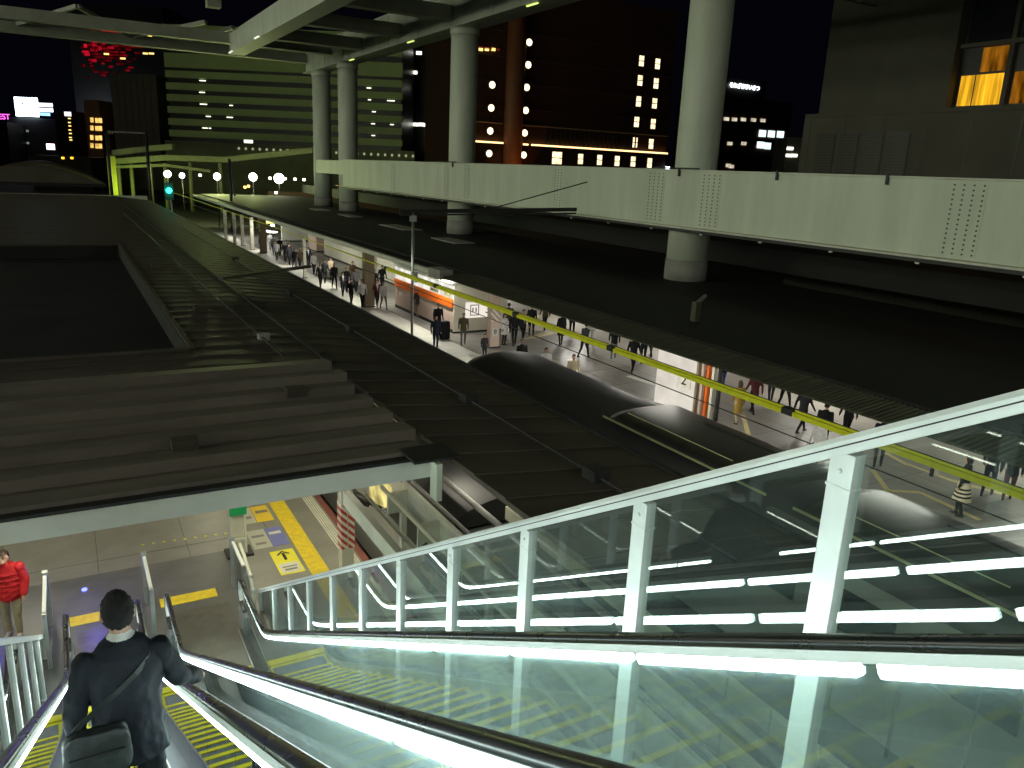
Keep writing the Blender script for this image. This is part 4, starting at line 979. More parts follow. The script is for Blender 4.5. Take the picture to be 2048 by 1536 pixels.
# ------------------------------------------------------------------ people
m_skin = mat('skin', (.5, .31, .22), .55, var=.08)
def cloth(name, c, rough=.85): return mat('cloth_'+name, c, rough, var=.18, scale=9, bump=.25, bscale=26, spec=.25)
m_hair = mat('black_hair', (.006, .005, .005), .85, var=.3, scale=30, bump=.4, bscale=90, stretch=(3, 3, .6))
m_hairb = mat('brown_hair', (.05, .025, .014), .5, var=.3, scale=30, bump=.4, bscale=90)
m_hairg = mat('grey_hair', (.22, .22, .23), .6, var=.3, scale=30)
m_shoe = mat('shoe_leather', (.015, .013, .012), .4)
PAL = {'black': (.012, .012, .014), 'navy': (.014, .018, .034), 'charcoal': (.03, .032, .036), 'grey': (.14, .14, .14), 'white': (.72, .72, .7), 'brown': (.12, .075, .04), 'tan': (.42, .28, .12),
       'beige': (.5, .42, .28), 'olive': (.09, .075, .04), 'maroon': (.12, .035, .04), 'blue': (.05, .07, .2), 'red': (.42, .015, .02), 'mustard': (.4, .26, .06), 'lightgrey': (.4, .41, .4), 'khaki': (.25, .21, .14)}
def seg_d(P, a, b):
    a, b = np.array(a), np.array(b); ab = b-a; t = np.clip(((P-a)@ab)/max(ab@ab, 1e-9), 0, 1); return np.linalg.norm(P-(a+t[:, None]*ab), axis=1), t
def prim_dist(P, pr):
    k = pr[0]
    if k == 'cap':
        d, t = seg_d(P, pr[1], pr[2]); return d-(pr[3]*(1-t)+pr[4]*t)
    if k == 'ell':
        r = np.array(pr[2]); return (np.linalg.norm((P-np.array(pr[1]))/r, axis=1)-1)*r.min()
    rings = pr[1]; z = np.array([q[0][2] for q in rings]); o = np.argsort(z); z = z[o]
    f = lambda i: np.interp(P[:, 2], z, np.array([([*q[0], q[1], q[2]])[i] for q in rings])[o])
    cx, cy, rx, ry = f(0), f(1), f(3), f(4); d = (np.sqrt(((P[:, 0]-cx)/rx)**2+((P[:, 1]-cy)/ry)**2)-1)*np.minimum(rx, ry)
    return d+np.maximum(0, np.maximum(z[0]-P[:, 2], P[:, 2]-z[-1]))
def prim_mesh(bm, pr, n=14):
    k = pr[0]
    def ball(c, r):
        q = bmesh.ops.create_uvsphere(bm, u_segments=n, v_segments=max(6, n//2), radius=1)
        for v in q['verts']: v.co = Vector((v.co.x*r[0]+c[0], v.co.y*r[1]+c[1], v.co.z*r[2]+c[2]))
    if k == 'ell': ball(pr[1], pr[2]); return
    rings = []
    if k == 'cap':
        a, b = Vector(pr[1]), Vector(pr[2]); ball(a, (pr[3],)*3); ball(b, (pr[4],)*3)
        d = (b-a).normalized(); ref = Vector((0, 0, 1)) if abs(d.z) < .9 else Vector((1, 0, 0)); u = d.cross(ref).normalized(); v = d.cross(u)
        for c, r in ((a, pr[3]), (b, pr[4])): rings.append([bm.verts.new(c+(u*math.cos(2*math.pi*i/n)+v*math.sin(2*math.pi*i/n))*r) for i in range(n)])
    else:
        for c, rx, ry in pr[1]: rings.append([bm.verts.new(Vector(c)+Vector((math.cos(2*math.pi*i/n)*rx, math.sin(2*math.pi*i/n)*ry, 0))) for i in range(n)])
    for r0, r1 in zip(rings[:-1], rings[1:]):
        for i in range(n): bm.faces.new((r0[i], r0[(i+1) % n], r1[(i+1) % n], r1[i]))
    bm.faces.new(rings[0]); bm.faces.new(list(reversed(rings[-1])))
def body_mesh(name, prims, voxel, mats, special=None, smooth=3):
    bm = bmesh.new()
    for p in prims: prim_mesh(bm, p)
    bmesh.ops.recalc_face_normals(bm, faces=bm.faces)
    me = bpy.data.meshes.new('tmp'); bm.to_mesh(me); bm.free()
    ob = bpy.data.objects.new('tmp', me); C.objects.link(ob)
    r = ob.modifiers.new('r', 'REMESH'); r.mode = 'VOXEL'; r.voxel_size = voxel
    s = ob.modifiers.new('s', 'SMOOTH'); s.iterations = smooth; s.factor = .5
    dg = bpy.context.evaluated_depsgraph_get(); dg.update()
    out = bpy.data.meshes.new_from_object(ob.evaluated_get(dg)); bpy.data.objects.remove(ob); bpy.data.meshes.remove(me)
    out.name = name; out.materials.clear()
    keys = list(dict.fromkeys([p[-1] for p in prims]+(['shirt', 'tie'] if special else [])))
    for k in keys: out.materials.append(mats[k])
    n = len(out.polygons); cen = np.zeros(n*3); out.polygons.foreach_get('center', cen); cen = cen.reshape(-1, 3)
    D = np.array([prim_dist(cen, p) for p in prims]); idx = np.array([keys.index(p[-1]) for p in prims])[D.argmin(0)]
    if special:
        top = keys.index('top') if 'top' in keys else -1
        for key, fn in special.items():
            msk = fn(cen) & (idx == top); idx[msk] = keys.index(key)
    out.polygons.foreach_set('material_index', idx.astype(np.int32)); out.polygons.foreach_set('use_smooth', np.ones(n, bool)); out.update()
    return out
def wrinkle(me, mats_, amp=.007, seed=0.0):
    from mathutils import noise
    ids = [i for i, q in enumerate(me.materials) if q in mats_]; vs = set()
    for p in me.polygons:
        if p.material_index in ids: vs.update(p.vertices)
    nv = {i: me.vertices[i].normal.copy() for i in vs}
    for i in vs:
        c = me.vertices[i].co; a = noise.noise(Vector((c.x*9+c.z*4+seed, c.y*9, c.z*7-c.x*5))); b_ = noise.noise(Vector((c.x*22, c.y*22+seed, c.z*16+c.x*12)))
        me.vertices[i].co = c+nv[i]*(amp*(1-2.2*abs(a))+amp*.4*b_)
    me.update()
def hair_mesh(name, c, hr, style, mt, seg=20):
    bm = bmesh.new(); bmesh.ops.create_uvsphere(bm, u_segments=seg, v_segments=seg//2+4, radius=1)
    dele = []
    rr = random.Random(len(name)+int(c[2]*100))
    for v in bm.verts:
        x, y, z = v.co; face = (y > .18 and z < .42) or (z < -.25 and y > -.1) or z < -.62
        if style != 'short' and abs(x) > .5 and z > -.8 and y < .45: face = False
        k = 1.0+.07*rr.random()*(1.7 if seg > 24 else 1)+(.04 if seg > 24 else 0)
        v.co = Vector((x*hr[0]*1.1*k, y*hr[1]*1.09*k-.004, z*hr[2]*1.06*k+.006))
        if style != 'short' and z < 0 and not face:
            dl = {'bob': .09, 'long': .24}[style]; v.co.z -= dl*(-z); v.co.x *= 1.12; v.co.y = min(v.co.y, .01)-.01
        if face: dele.append(v)
        v.co += Vector(c)
    bmesh.ops.delete(bm, geom=dele, context='VERTS')
    for f in bm.faces: f.smooth = True
    me = bpy.data.meshes.new(name); bm.to_mesh(me); bm.free(); me.materials.append(mt)
    return me
def person(label, x, y, z=0, heading=(0, -1), h=1.68, top='black', bottom='black', hair='short', hmat=None, stride=.0, phase=1, skirt=None, coat=None, suit=None, arms='walk', lean=0.0,
           voxel=.021, group='people walking on the far platform', shoes='black', female=False, legs_bare=False):
    t = thing('person', label, 'person', (x, y, z), group); t.rotation_euler = (0, 0, math.atan2(-heading[0], heading[1])); s = h/1.70
    S_ = lambda p: (p[0]*s, p[1]*s, p[2]*s)
    P = []
    def cap(a, b, ra, rb, k): P.append(('cap', S_(a), S_(b), ra*s, rb*s, k))
    def ell(c, r, k): P.append(('ell', S_(c), S_(r), k))
    def loft(rings, k): P.append(('loft', [(S_(c), rx*s, ry*s) for c, rx, ry in rings], k))
    sh = .165 if female else .195; ln_ = lean
    ly = lambda zz: ln_*(zz-.9)
    # legs
    for sx in (-1, 1):
        f = stride*phase*sx; bend = max(0, -f)*.55
        hip, ank = (sx*.09, 0, .88), (sx*.085, f*.95, .085+bend*.30); kn = (sx*.09, f*.45+.05+bend*.12, .48+bend*.05)
        lk = 'skin' if legs_bare else 'bottom'
        cap(hip, kn, .088, .062, lk); cap(kn, ank, .058, .042, lk)
        ft = (ank[0], ank[1]+.13, max(.035, ank[2]-.05+(.0 if f >= 0 else -.03)))
        cap((ank[0], ank[1]-.03, ank[2]-.045), ft, .042, .033, 'shoe')
    ell((0, ly(.9), .92), (.155, .115, .12), 'bottom')
    zb = coat if coat else .82
    fl = .19 if coat and coat < .7 else .175
    loft([((0, ly(zb), zb), fl, .135), ((0, ly(1.0), 1.0), .158, .115), ((0, ly(1.2), 1.2), sh*.93, .118), ((0, ly(1.36), 1.36), sh, .105), ((0, ly(1.42), 1.42), sh*.72, .08), ((0, ly(1.47), 1.47), .07, .06)], 'top')
    if skirt: loft([((0, 0, skirt), .23, .19), ((0, 0, .75), .19, .15), ((0, 0, 1.0), .15, .115)], 'bottom')
    # arms
    for sx in (-1, 1):
        f = -stride*phase*sx*.75; shl = (sx*(sh-.005), ly(1.38), 1.385)
        if arms == 'walk': el, wr_ = (sx*(sh+.045), ly(1.1)+f*.4, 1.12), (sx*(sh+.05), ly(.9)+f*.9+.07, .88)
        elif arms == 'front' or (arms == 'onefront' and sx > 0): el, wr_ = (sx*(sh+.04), ly(1.1)+.03, 1.12), (sx*.1, ly(1.1)+.24, 1.16)
        elif arms == 'phone' and sx > 0: el, wr_ = (sx*(sh+.03), .12, 1.14), (sx*.06, .2, 1.44)
        else: el, wr_ = (sx*(sh+.05), ly(1.1)-.02, 1.12), (sx*(sh+.06), ly(.9)+.05, .88)
        cap(shl, el, .062, .048, 'top'); cap(el, wr_, .047, .036, 'top')
        d = (Vector(wr_)-Vector(el)).normalized(); hd = Vector(wr_)+d*.06
        ell(tuple(hd), (.03, .042, .055), 'skin'); cap(tuple(Vector(wr_)+d*.03+Vector((-sx*.02, .02, 0))), tuple(Vector(wr_)+d*.07+Vector((-sx*.025, .05, 0))), .014, .012, 'skin')
    hy_ = ly(1.59)+.015
    cap((0, ly(1.44), 1.43), (0, hy_-.01, 1.52), .05, .047, 'skin')
    ell((0, hy_, 1.60), (.072, .09, .105), 'skin'); ell((0, hy_+.03, 1.55), (.055, .06, .06), 'skin')
    cap((0, hy_+.085, 1.60), (0, hy_+.10, 1.575), .012, .015, 'skin')
    for sx in (-1, 1): ell((sx*.073, hy_-.005, 1.59), (.014, .024, .032), 'skin')
    mts = {'top': cloth(top, PAL[top]), 'bottom': cloth(bottom, PAL[bottom]), 'skin': m_skin, 'shoe': m_shoe, 'shirt': cloth('white', PAL['white']), 'tie': cloth('tie', (.05, .05, .12))}
    spc = None
    if suit:
        spc = {'shirt': lambda c: (c[:, 1] > .02) & (np.abs(c[:, 0]) < (c[:, 2]/s-1.0)*.16*s) & (c[:, 2] > 1.02*s)}
        if suit == 'tie': spc['tie'] = lambda c: (c[:, 1] > .02) & (np.abs(c[:, 0]) < .016*s) & (c[:, 2] > 1.06*s) & (c[:, 2] < 1.43*s)
    me = body_mesh('person_body', P, voxel, mts, None)
    if spc:
        # paint the shirt front by material where the jacket opens
        n = len(me.polygons); cen = np.zeros(n*3); me.polygons.foreach_get('center', cen); cen = cen.reshape(-1, 3); idx = np.zeros(n, np.int32); me.polygons.foreach_get('material_index', idx)
        names = [q.name for q in me.materials]; top_i = names.index(mts['top'].name); fr_ = np.abs(cen[:, 0]) < .2
        for k in spc:
            me.materials.append(mts[k]); i = len(me.materials)-1
            msk = spc[k](cen) & ((idx == top_i) | (idx >= len(names)-0) | (k == 'tie')) & fr_ & (cen[:, 1] < .17*s)
            if k == 'tie': msk &= idx >= len(names)
            idx[msk] = i
        me.polygons.foreach_set('material_index', idx); me.update()
    b = bpy.data.objects.new('body', me); C.objects.link(b); b.parent = t
    hm = hair_mesh('hair', S_((0, hy_, 1.605)), S_((.076, .094, .105)), hair, hmat or m_hair)
    ho = bpy.data.objects.new('hair', hm); C.objects.link(ho); ho.parent = t
    return t
def bag(label, x, y, z, w_, d_, h_, mt, handle=.12, rot=0, name='bag', group=None):
    t = thing(name, label, 'bag', (x, y, z), group); t.rotation_euler = (0, 0, rot)
    MB().box(-w_/2, w_/2, -d_/2, d_/2, 0, h_).build('bag_body', mt, t, bevel=min(d_, h_)*.25)
    if handle: MB().tube([(-w_*.25, 0, h_-.01), (-w_*.2, 0, h_+handle*.8), (0, 0, h_+handle), (w_*.2, 0, h_+handle*.8), (w_*.25, 0, h_-.01)], .01, 6).build('handle', m_dark, t)
    return t
def onfloor(px, py): p = at_z(px, py, 0); return p.x, p.y
def under_head(px, py, h): p = at_z(px, py, h); return p.x, p.y
TC = (0, -1); AW = (.15, 1)
def pf(px, py, label, **k): return person(label, *onfloor(px, py), **k)
def ph(px, py, label, h=1.68, **k): return person(label, *under_head(px, py, h), h=h, **k)
pf(524, 506, 'man in a grey brown suit left of the far brown post', heading=TC, top='khaki', bottom='khaki', suit='shirt', stride=.2)
pf(547, 507, 'person in a light top and blue trousers right of the far brown post', heading=TC, top='lightgrey', bottom='blue', stride=.2)
pf(554, 521, 'man in a black waistcoat over a white shirt near the dark coats', heading=TC, top='white', bottom='black', stride=.15)
pf(571, 524, 'first of the dark coats, left of the huddle', heading=TC, top='black', bottom='black', coat=.6, stride=.2)
pf(579, 530, 'taller dark coat in the middle of the huddle', heading=(.3, -1), top='charcoal', bottom='black', coat=.6, h=1.76, stride=.2)
pf(589, 538, 'dark coat with a grey skirt at the right end of the huddle', heading=TC, top='charcoal', bottom='grey', coat=.6, stride=.3, phase=-1, female=True)
ph(640, 527, 'man in an open dark suit leading the middle group', heading=TC, top='charcoal', bottom='black', suit='tie', stride=.25)
ph(668, 527, 'man in a dark suit behind the woman in the middle group', heading=TC, top='black', bottom='black', suit='tie', stride=.25, phase=-1, h=1.74)
ph(685, 544, 'woman in a dark jacket carrying a pale paper in the middle group', heading=TC, top='charcoal', bottom='black', suit='shirt', stride=.2, female=True, h=1.6, arms='front', hair='bob')
ph(705, 523, 'person in brown seen behind the middle group', heading=(.2, -1), top='brown', bottom='olive', stride=.2, h=1.72)
ph(702, 558, 'person in black with a white bag just left of the man in white', heading=TC, top='black', bottom='black', stride=.2, h=1.6, suit='shirt')
ph(724, 559, 'man in a white shirt with a cross strap beside the thick brown post', heading=TC, top='white', bottom='black', stride=.2, h=1.72)
ph(764, 531, 'man in a dark suit behind the pair in white shirts', heading=TC, top='black', bottom='black', suit='tie', stride=.25, h=1.75)
pf(754, 614, 'walker in white shirt and maroon jacket right of the thick brown post', heading=TC, top='maroon', bottom='charcoal', suit='shirt', stride=.25)
pf(767, 618, 'walker in pale grey beside the one in the maroon jacket', heading=(.1, -1), top='lightgrey', bottom='grey', stride=.3, phase=-1)
pf(804, 616, 'walker in a tan jacket before the orange band', heading=(.2, 1), top='mustard', bottom='olive', stride=.25, phase=-1, h=1.6)
pf(836, 635, 'man with grey hair in a dark jacket walking away from the kiosk', heading=(.1, 1), top='black', bottom='brown', stride=.16, h=1.7, hmat=m_hairg, arms='walk')
ph(877, 607, 'man in a black suit standing behind the seated looking man', heading=TC, top='black', bottom='black', suit='shirt', h=1.7, arms='down')
ph(872, 631, 'man in navy suit and tie in front at the platform edge', heading=TC, top='navy', bottom='navy', suit='tie', h=1.66, arms='down', voxel=.018)
x_, y_ = under_head(890, 640, 1.0); bag('large black rucksack beside the man in navy suit', x_, y_, 0, .5, .35, .95, cloth('black', PAL['black']), 0)
pf(926, 690, 'walker in a brown jacket and grey trousers by the white kiosk end', heading=(-.5, -1), top='olive', bottom='grey', stride=.22, h=1.62, hmat=m_hairb)
ph(970, 668, 'small dark figure partly behind the pink post', heading=TC, top='black', bottom='black', h=1.2, arms='down')
pf(1007, 690, 'woman in white beside the pink post', heading=(.3, -1), top='white', bottom='charcoal', h=1.6, female=True, coat=.6, arms='down', hair='bob')
pf(1028, 692, 'person in black with a pale belt striding past the pink post', heading=(.4, 1), top='black', bottom='black', stride=.3, h=1.74)
pf(1045, 684, 'person in a dark jacket over a white shirt behind the belted one', heading=TC, top='charcoal', bottom='black', suit='shirt', stride=.2)
ph(1045, 678, 'man in black suit with white collar behind the train roof', heading=TC, top='black', bottom='black', suit='tie', h=1.68, voxel=.018)
ph(1093, 696, 'young person in white shirt looking up behind the train roof', heading=(-.3, -1), top='white', bottom='charcoal', h=1.64, hmat=m_hairb, voxel=.018)
ph(1148, 709, 'person in a patterned beige jacket behind the train roof', heading=(-.3, -1), top='beige', bottom='grey', h=1.62, hmat=m_hairb, voxel=.018)
pf(1089, 661, 'legs in dark trousers by the tan floor corner', heading=AW, top='olive', bottom='charcoal', stride=.2)
pf(1121, 691, 'person in a black coat and dark skirt below the roof edge', heading=(.3, 1), top='black', bottom='black', coat=.55, stride=.14, legs_bare=False, female=True, skirt=.55)
pf(1166, 716, 'man in black bending forward as he walks, before the number 2 panel', heading=(1, .25), top='charcoal', bottom='black', stride=.3, lean=.15)
pf(1180, 690, 'person in pale grey walking beyond the bending man', heading=(.6, 1), top='lightgrey', bottom='lightgrey', stride=.25)
pf(1264, 745, 'man in black with a stick striding towards the number 2 panel', heading=(.9, .6), top='black', bottom='black', stride=.34, phase=-1)
pf(1302, 714, 'pair of dark legs just left of the number 2 panel', heading=AW, top='charcoal', bottom='navy', stride=.2)
pf(1408, 812, 'person in black standing close to the dark pipe of the number 2 panel', heading=(.8, .4), top='black', bottom='black', arms='down', coat=.6)
pf(1443, 778, 'person in blue trousers under the roof edge', heading=(.6, 1), top='navy', bottom='blue', stride=.15)
pf(1472, 848, 'woman with long brown hair and a mustard coat', heading=(.3, 1), top='mustard', bottom='beige', coat=.45, female=True, hair='long', hmat=m_hairb, h=1.62, stride=.15)
pf(1504, 828, 'person in a maroon coat beside the mustard coat', heading=(.4, 1), top='maroon', bottom='black', coat=.7, stride=.3)
pf(1566, 818, 'person in black trousers mid stride under the roof edge', heading=(1, .2), top='black', bottom='black', stride=.36)
pf(1600, 866, 'person in black trousers striding behind the woman in white', heading=(1, .1), top='charcoal', bottom='black', stride=.36, phase=-1)
pf(1640, 905, 'dark figure close behind the woman in white', heading=(.8, .4), top='black', bottom='black', stride=.2, h=1.7)
pf(1628, 938, 'woman in a white shirt just above the fence rail', heading=(.6, .8), top='white', bottom='black', female=True, h=1.62, stride=.15, hair='bob', voxel=.018)
x_, y_ = onfloor(1608, 940); bag('orange bag carried by the woman in white', x_, y_, .3, .34, .14, .34, cloth('orange', (.85, .2, .02)), .25)
for px, py, lb, kw in ((650, 566, 'man in charcoal between the leading suit and the edge', dict(top='charcoal', bottom='charcoal', suit='tie')), (662, 560, 'woman in beige half hidden behind the middle group', dict(top='beige', bottom='black', female=True, hair='bob')),
        (693, 584, 'man in black at the platform edge left of the man in white', dict(top='black', bottom='black', suit='tie')), (712, 585, 'person in grey directly left of the thick brown post', dict(top='grey', bottom='black')),
        (748, 588, 'person in black close behind the thick brown post', dict(top='black', bottom='charcoal')), (600, 535, 'person in a brown coat right of the dark huddle', dict(top='brown', bottom='black', coat=.6)),
        (617, 535, 'person in navy alone between the huddle and the middle group', dict(top='navy', bottom='charcoal', suit='shirt')), (560, 512, 'person in black behind the waistcoat man', dict(top='black', bottom='black')),
        (541, 500, 'small pale figure at the very far end of the platform', dict(top='lightgrey', bottom='grey')), (628, 548, 'woman in white at the platform edge before the leading suit', dict(top='white', bottom='navy', female=True, hair='bob'))):
    pf(px, py, lb, heading=TC, stride=.2, **kw)
for px, py, lb, kw in ((1062, 672, 'person in black on the tan floor corner behind the belted one', dict(top='black', bottom='black')), (1143, 672, 'person in charcoal just beyond the dark skirt', dict(top='charcoal', bottom='black')),
        (1226, 718, 'person in grey trousers beyond the man with a stick', dict(top='black', bottom='grey')), (1285, 728, 'person in navy between the man with a stick and the number 2 panel', dict(top='navy', bottom='black')),
        (1540, 806, 'person in black beyond the maroon coat', dict(top='black', bottom='charcoal')), (1690, 880, 'person in dark clothes above the fence rail right of the woman in white', dict(top='black', bottom='black')), (1016, 668, 'person in olive behind the woman in white and the pink post', dict(top='olive', bottom='black'))):
    pf(px, py, lb, heading=(.6, .8), stride=.22, **kw)
pf(1754, 934, 'pair of dark trousers just right of the wide fence post', heading=(.8, .5), top='navy', bottom='charcoal', stride=.15)
sw = pf(1916, 1032, 'woman in a black top and striped skirt seen through the fence glass', heading=(-.2, 1), top='black', bottom='black', female=True, h=1.72, voxel=.018, stride=.1, arms='onefront', hair='bob')
b = MB(); n = 24; k = 10
for j in range(k+1):
    u = j/k; z = 1.0-.52*u; r0 = .165+.11*u
    for i in range(n):
        a = 2*math.pi*i/n; rr_ = r0*(1+.03*u*math.sin(7*a)); b.v.append((rr_*math.cos(a), rr_*.85*math.sin(a), z))
for j in range(k):
    for i in range(n): b.f.append((j*n+i, (j+1)*n+i, (j+1)*n+(i+1) % n, j*n+(i+1) % n)); b.m.append(1 if j in (3, 5, 7) else 0); b.sm.append(True)
b.build('skirt', [cloth('cream', (.68, .6, .42)), cloth('black', PAL['black'])], sw)
pf(1972, 992, 'man in navy walking right of the striped skirt', heading=(.9, .3), top='navy', bottom='navy', stride=.25, voxel=.018)
pf(2012, 1000, 'person in brown black clothes at the frame edge behind the fence glass', heading=(.8, .4), top='navy', bottom='maroon', stride=.15)
x_, y_ = onfloor(1866, 965); 
fg = thing('handbag', 'pale handbag swinging beside the striped skirt', 'bag', (x_, y_, .25)); MB().box(-.12, .12, -.06, .06, 0, .28).build('bag_body', cloth('cream', (.68, .6, .42)), fg, bevel=.03); MB().box(-.19, -.13, -.05, .05, -.02, .22).build('flap', cloth('charcoal', PAL['charcoal']), fg)

# the person in red on the near platform
def hand(P, wrist, d, up, side, k='skin', L=1.0, curl=.5, spread=.012):
    # palm, four fingers and a thumb; d along the hand, up = back of the hand, side = towards the thumb
    d, up, side = Vector(d).normalized(), Vector(up).normalized(), Vector(side).normalized(); w_ = Vector(wrist)
    P.append(('cap', tuple(w_), tuple(w_+d*.045), .024, .03, k)); P.append(('cap', tuple(w_+d*.05+side*.018), tuple(w_+d*.055-side*.02), .02, .018, k))
    for i, (o, ln2) in enumerate(((.03, .068), (.010, .078), (-.011, .072), (-.031, .055))):
        a = w_+d*.075+side*o; c = a+d*ln2*.45-up*curl*.012; e = c+(d*(1-curl)-up*curl).normalized()*ln2*.4; f = e+(d*(1-curl*1.5)-up*curl*1.4).normalized()*ln2*.3
        P.append(('cap', tuple(a), tuple(c), .0105, .0095, k)); P.append(('cap', tuple(c), tuple(e), .0095, .0088, k)); P.append(('cap', tuple(e), tuple(f), .0088, .0075, k))
    a = w_+d*.02+side*.024; c = a+(d*.7+side*.7).normalized()*.038; e = c+(d-up*curl*.6).normalized()*.032
    P.append(('cap', tuple(a), tuple(c), .013, .011, k)); P.append(('cap', tuple(c), tuple(e), .011, .009, k))
rd = thing('person', 'person in a red padded jacket holding a hand to the mouth at the frame edge', 'person', (-1.42, 15.2, 0)); rd.rotation_euler = (0, 0, R(165))
P = []
for sx, f in ((-1, .05), (1, -.04)):
    P += [('cap', (sx*.1, 0, .86), (sx*.1, f*.6+.02, .48), .09, .064, 'bottom'), ('cap', (sx*.1, f*.6+.02, .48), (sx*.1, f, .1), .06, .05, 'bottom'), ('cap', (sx*.1, f-.03, .045), (sx*.11, f+.15, .035), .045, .035, 'shoe')]
P += [('ell', (0, 0, .9), (.16, .12, .12), 'bottom'),
      ('loft', [((0, 0, .78), .2, .16), ((0, 0, .88), .215, .17), ((0, 0, 1.1), .21, .165), ((0, 0, 1.3), .215, .15), ((0, 0, 1.39), .17, .12), ((0, .01, 1.46), .1, .095)], 'top')]
for z in (.86, .96, 1.06, 1.16, 1.26): P.append(('loft', [((0, 0, z-.03), .205, .16), ((0, 0, z), .222, .178), ((0, 0, z+.03), .205, .16)], 'top'))
P += [('cap', (-.2, 0, 1.36), (-.28, .02, 1.1), .085, .075, 'top'), ('cap', (-.28, .02, 1.1), (-.27, .12, .9), .07, .055, 'top'),
      ('cap', (.2, 0, 1.36), (.25, .14, 1.14), .085, .075, 'top'), ('cap', (.25, .14, 1.14), (.09, .26, 1.37), .07, .05, 'top'),
      ('cap', (0, .02, 1.42), (0, .05, 1.53), .055, .05, 'skin'), ('ell', (0, .075, 1.585), (.075, .092, .105), 'skin'), ('ell', (0, .12, 1.54), (.056, .06, .06), 'skin'), ('cap', (0, .168, 1.575), (0, .182, 1.553), .012, .015, 'skin'),
      ('cap', (-.03, .172, 1.515), (.03, .172, 1.515), .009, .009, 'lip')]
for sx in (-1, 1): P.append(('ell', (sx*.076, .07, 1.575), (.014, .024, .032), 'skin'))
hand(P, (-.265, .13, .87), (0, .35, -1), (-1, 0, 0), (0, 1, .2), curl=.45); hand(P, (.08, .26, 1.40), (-.3, -.2, 1), (0, 1, 0), (-1, 0, 0), curl=.5)
me = body_mesh('person_body', P, .0085, {'top': cloth('red', PAL['red'], .5), 'bottom': cloth('khaki', PAL['khaki']), 'skin': m_skin, 'shoe': cloth('canvas', (.35, .32, .28)), 'lip': mat('lip', (.35, .12, .1), .5)})
wrinkle(me, [MATS['cloth_red'], MATS['cloth_khaki']], .008, 3.1)
o = bpy.data.objects.new('body', me); C.objects.link(o); o.parent = rd
o = bpy.data.objects.new('hair', hair_mesh('hair', (0, .07, 1.592), (.079, .097, .108), 'short', m_hairb, 28)); C.objects.link(o); o.parent = rd
for sx in (-1, 1):
    MB().tube([(sx*.03-.013, .158, 1.597), (sx*.03+.013, .158, 1.597)], .006, 8).build('eye', m_dark, rd)
    MB().tube([(sx*.03-.018, .160, 1.617), (sx*.03+.02, .158, 1.619)], .005, 6).build('eyebrow', m_hairb, rd)

# the man in the dark suit on the escalator
HX, HY, HZ = .085, 4.92, zs(5.05)-.02+.009
hero = thing('person', 'man in a dark suit seen from behind riding down the escalator', 'person', (HX, HY, HZ))
P = []; hs = 1.9/1.74
for sx, f in ((-1, .02), (1, -.02)):
    P += [('cap', (sx*.095, 0, .9), (sx*.1, .03+f, .5), .098, .072, 'bottom'), ('cap', (sx*.1, .03+f, .5), (sx*.1, f-.02, .1), .068, .056, 'bottom'), ('cap', (sx*.1, f-.06, .045), (sx*.12, f+.02, .04), .045, .038, 'shoe')]
P += [('ell', (0, 0, .94), (.17, .13, .13), 'bottom'),
      ('loft', [((0, -.01, .74), .215, .155), ((0, -.005, .9), .2, .15), ((0, 0, 1.06), .182, .135), ((.0, 0, 1.22), .205, .135), ((0, -.005, 1.34), .212, .12), ((0, -.01, 1.41), .175, .095), ((0, 0, 1.465), .125, .085), ((0, .008, 1.498), .08, .073)], 'top'),
      ('cap', (-.192, -.005, 1.38), (-.265, -.03, 1.1), .066, .058, 'top'), ('cap', (-.275, -.03, 1.1), (-.27, .06, .85), .058, .046, 'top'),
      ('cap', (.192, -.005, 1.38), (.285, .06, 1.12), .066, .058, 'top'), ('cap', (.29, .06, 1.12), (.41, .27, .945), .056, .044, 'top'),
      ('cap', (.41, .27, .945), (.425, .295, .928), .036, .034, 'cuff'), ('cap', (-.27, .06, .85), (-.269, .075, .815), .038, .036, 'cuff'),
      ('cap', (0, .0, 1.44), (0, .03, 1.56), .058, .055, 'skin'),
      ('loft', [((0, .0, 1.47), .08, .072), ((0, .008, 1.512), .068, .064), ((0, .012, 1.525), .062, .06)], 'cuff'),
      ('ell', (-.005, .045, 1.635), (.078, .096, .112), 'skin'), ('ell', (-.01, .09, 1.585), (.058, .062, .062), 'skin'), ('cap', (-.015, .138, 1.63), (-.017, .152, 1.605), .013, .016, 'skin')]
for sx in (-1, 1): P.append(('ell', (-.005+sx*.08, .035, 1.625), (.014, .026, .034), 'skin'))
hand(P, (.43, .305, .922), (.12, 1, -.62), (0, .55, 1), (-1, .25, 0), curl=.35)
hand(P, (-.269, .085, .80), (0, .2, -1), (-1, 0, 0), (0, 1, .1), curl=.55)
P = [tuple([p[0]]+[([(tuple(np.array(c)*hs), rx*hs, ry*hs) for c, rx, ry in q] if isinstance(q, list) else (tuple(np.array(q)*hs) if isinstance(q, tuple) else (q*hs if isinstance(q, float) else q))) for q in p[1:]]) for p in P]
m_suit = mat('suit_cloth', (.008, .010, .016), .75, var=.3, scale=5, bump=.35, bscale=14, spec=.3)
me = body_mesh('person_body', P, .0085, {'top': m_suit, 'bottom': mat('suit_trousers', (.014, .016, .021), .8, var=.3, scale=6, bump=.3, bscale=16, spec=.3), 'skin': m_skin, 'shoe': m_shoe, 'cuff': cloth('white', PAL['white'])}, smooth=4)
wrinkle(me, [m_suit, MATS['suit_trousers']], .009)
o = bpy.data.objects.new('body', me); C.objects.link(o); o.parent = hero
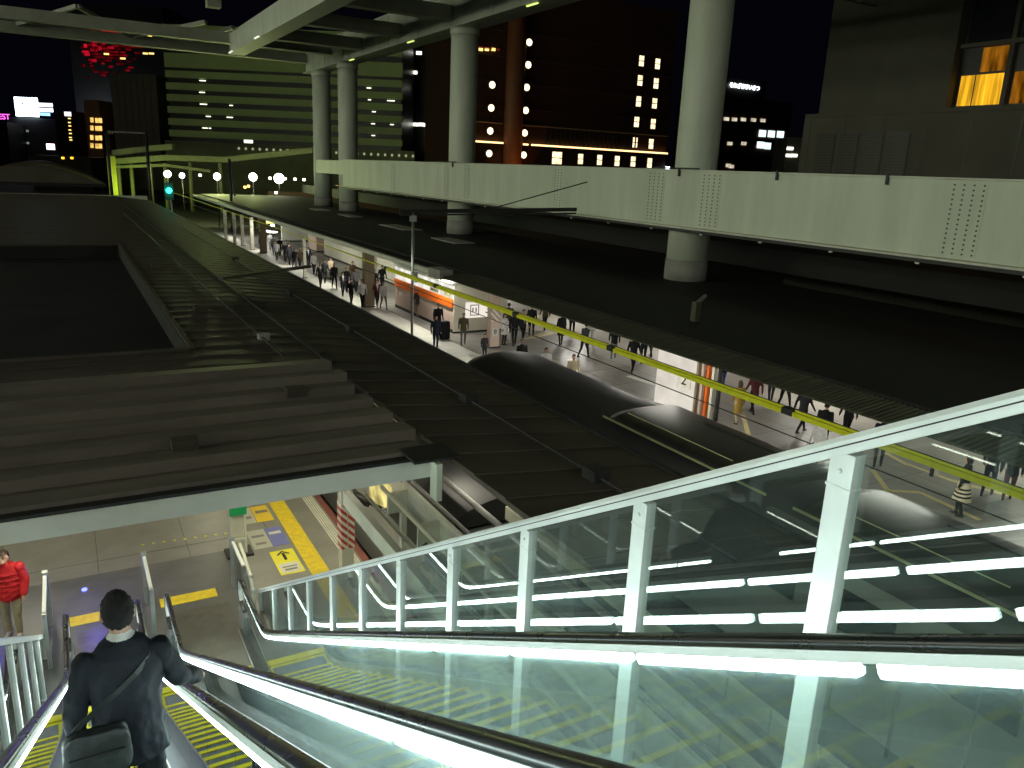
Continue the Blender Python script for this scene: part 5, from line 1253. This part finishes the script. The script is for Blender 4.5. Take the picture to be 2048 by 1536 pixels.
hm = hair_mesh('hair', tuple(np.array((-.005, .042, 1.645))*hs), (.079, .098, .113), 'short', m_hair, 40)
o = bpy.data.objects.new('hair', hm); C.objects.link(o); o.parent = hero
b = MB().bar((0, -.158, .78), (0, -.142, 1.02), .006, .004, up=(0, 1, 0)); b.build('jacket_vent', m_dark, hero)
# shoulder bag
sb_ = thing('shoulder_bag', 'dark messenger bag hanging at the hip of the suited man', 'bag', (HX-.19, HY-.22, HZ+.89))
bm = bmesh.new(); bmesh.ops.create_cube(bm, size=1)
bmesh.ops.subdivide_edges(bm, edges=bm.edges, cuts=13, use_grid_fill=True)
from mathutils import noise as _nz
for v in bm.verts:
    x, y, z = v.co*2; r_ = (abs(x)**5+abs(y)**5+abs(z)**5)**.2; x, y, z = x/r_, y/r_, z/r_
    c_ = Vector((x*.185*(1-.05*z), y*(.085-.025*z)*(1-.15*x*x), z*.15+.15-.012*(1-x*x)*(z > 0)))
    v.co = c_*(1+.045*_nz.noise(Vector((x*2.3, y*2, z*2.6)))+.02*_nz.noise(Vector((x*6, y*5, z*7))))
for f in bm.faces: f.smooth = True
me = bpy.data.meshes.new('bag_body'); bm.to_mesh(me); bm.free(); m_bag = mat('bag_nylon', (.013, .017, .017), .55, var=.35, scale=7, bump=.4, bscale=18); me.materials.append(m_bag)
o = bpy.data.objects.new('bag_body', me); C.objects.link(o); o.parent = sb_; sd = o.modifiers.new('sub', 'SUBSURF'); sd.levels = 1; sd.render_levels = 1
MB().box(-.15, .15, -.092, -.08, .17, .18).build('zip_seam', m_dark, sb_)
MB().box(-.03, .03, -.098, -.088, .03, .042).build('buckle', m_steel, sb_)
MB().bar((-.15, .0, .2), (-.13, .03, .27), .05, .02, up=(0, 1, 0)).build('strap_end', m_bag, sb_)
pts = [(-.14, .02, .24), (-.09, .05, .30), (.02, .062, .38), (.14, .068, .47), (.25, .082, .555), (.33, .125, .62), (.37, .2, .655)]
b = MB()
for p, q in zip(pts[:-1], pts[1:]): b.bar(p, q, .04, .01, up=(0, 1, .3))
b.build('strap', m_bag, sb_)
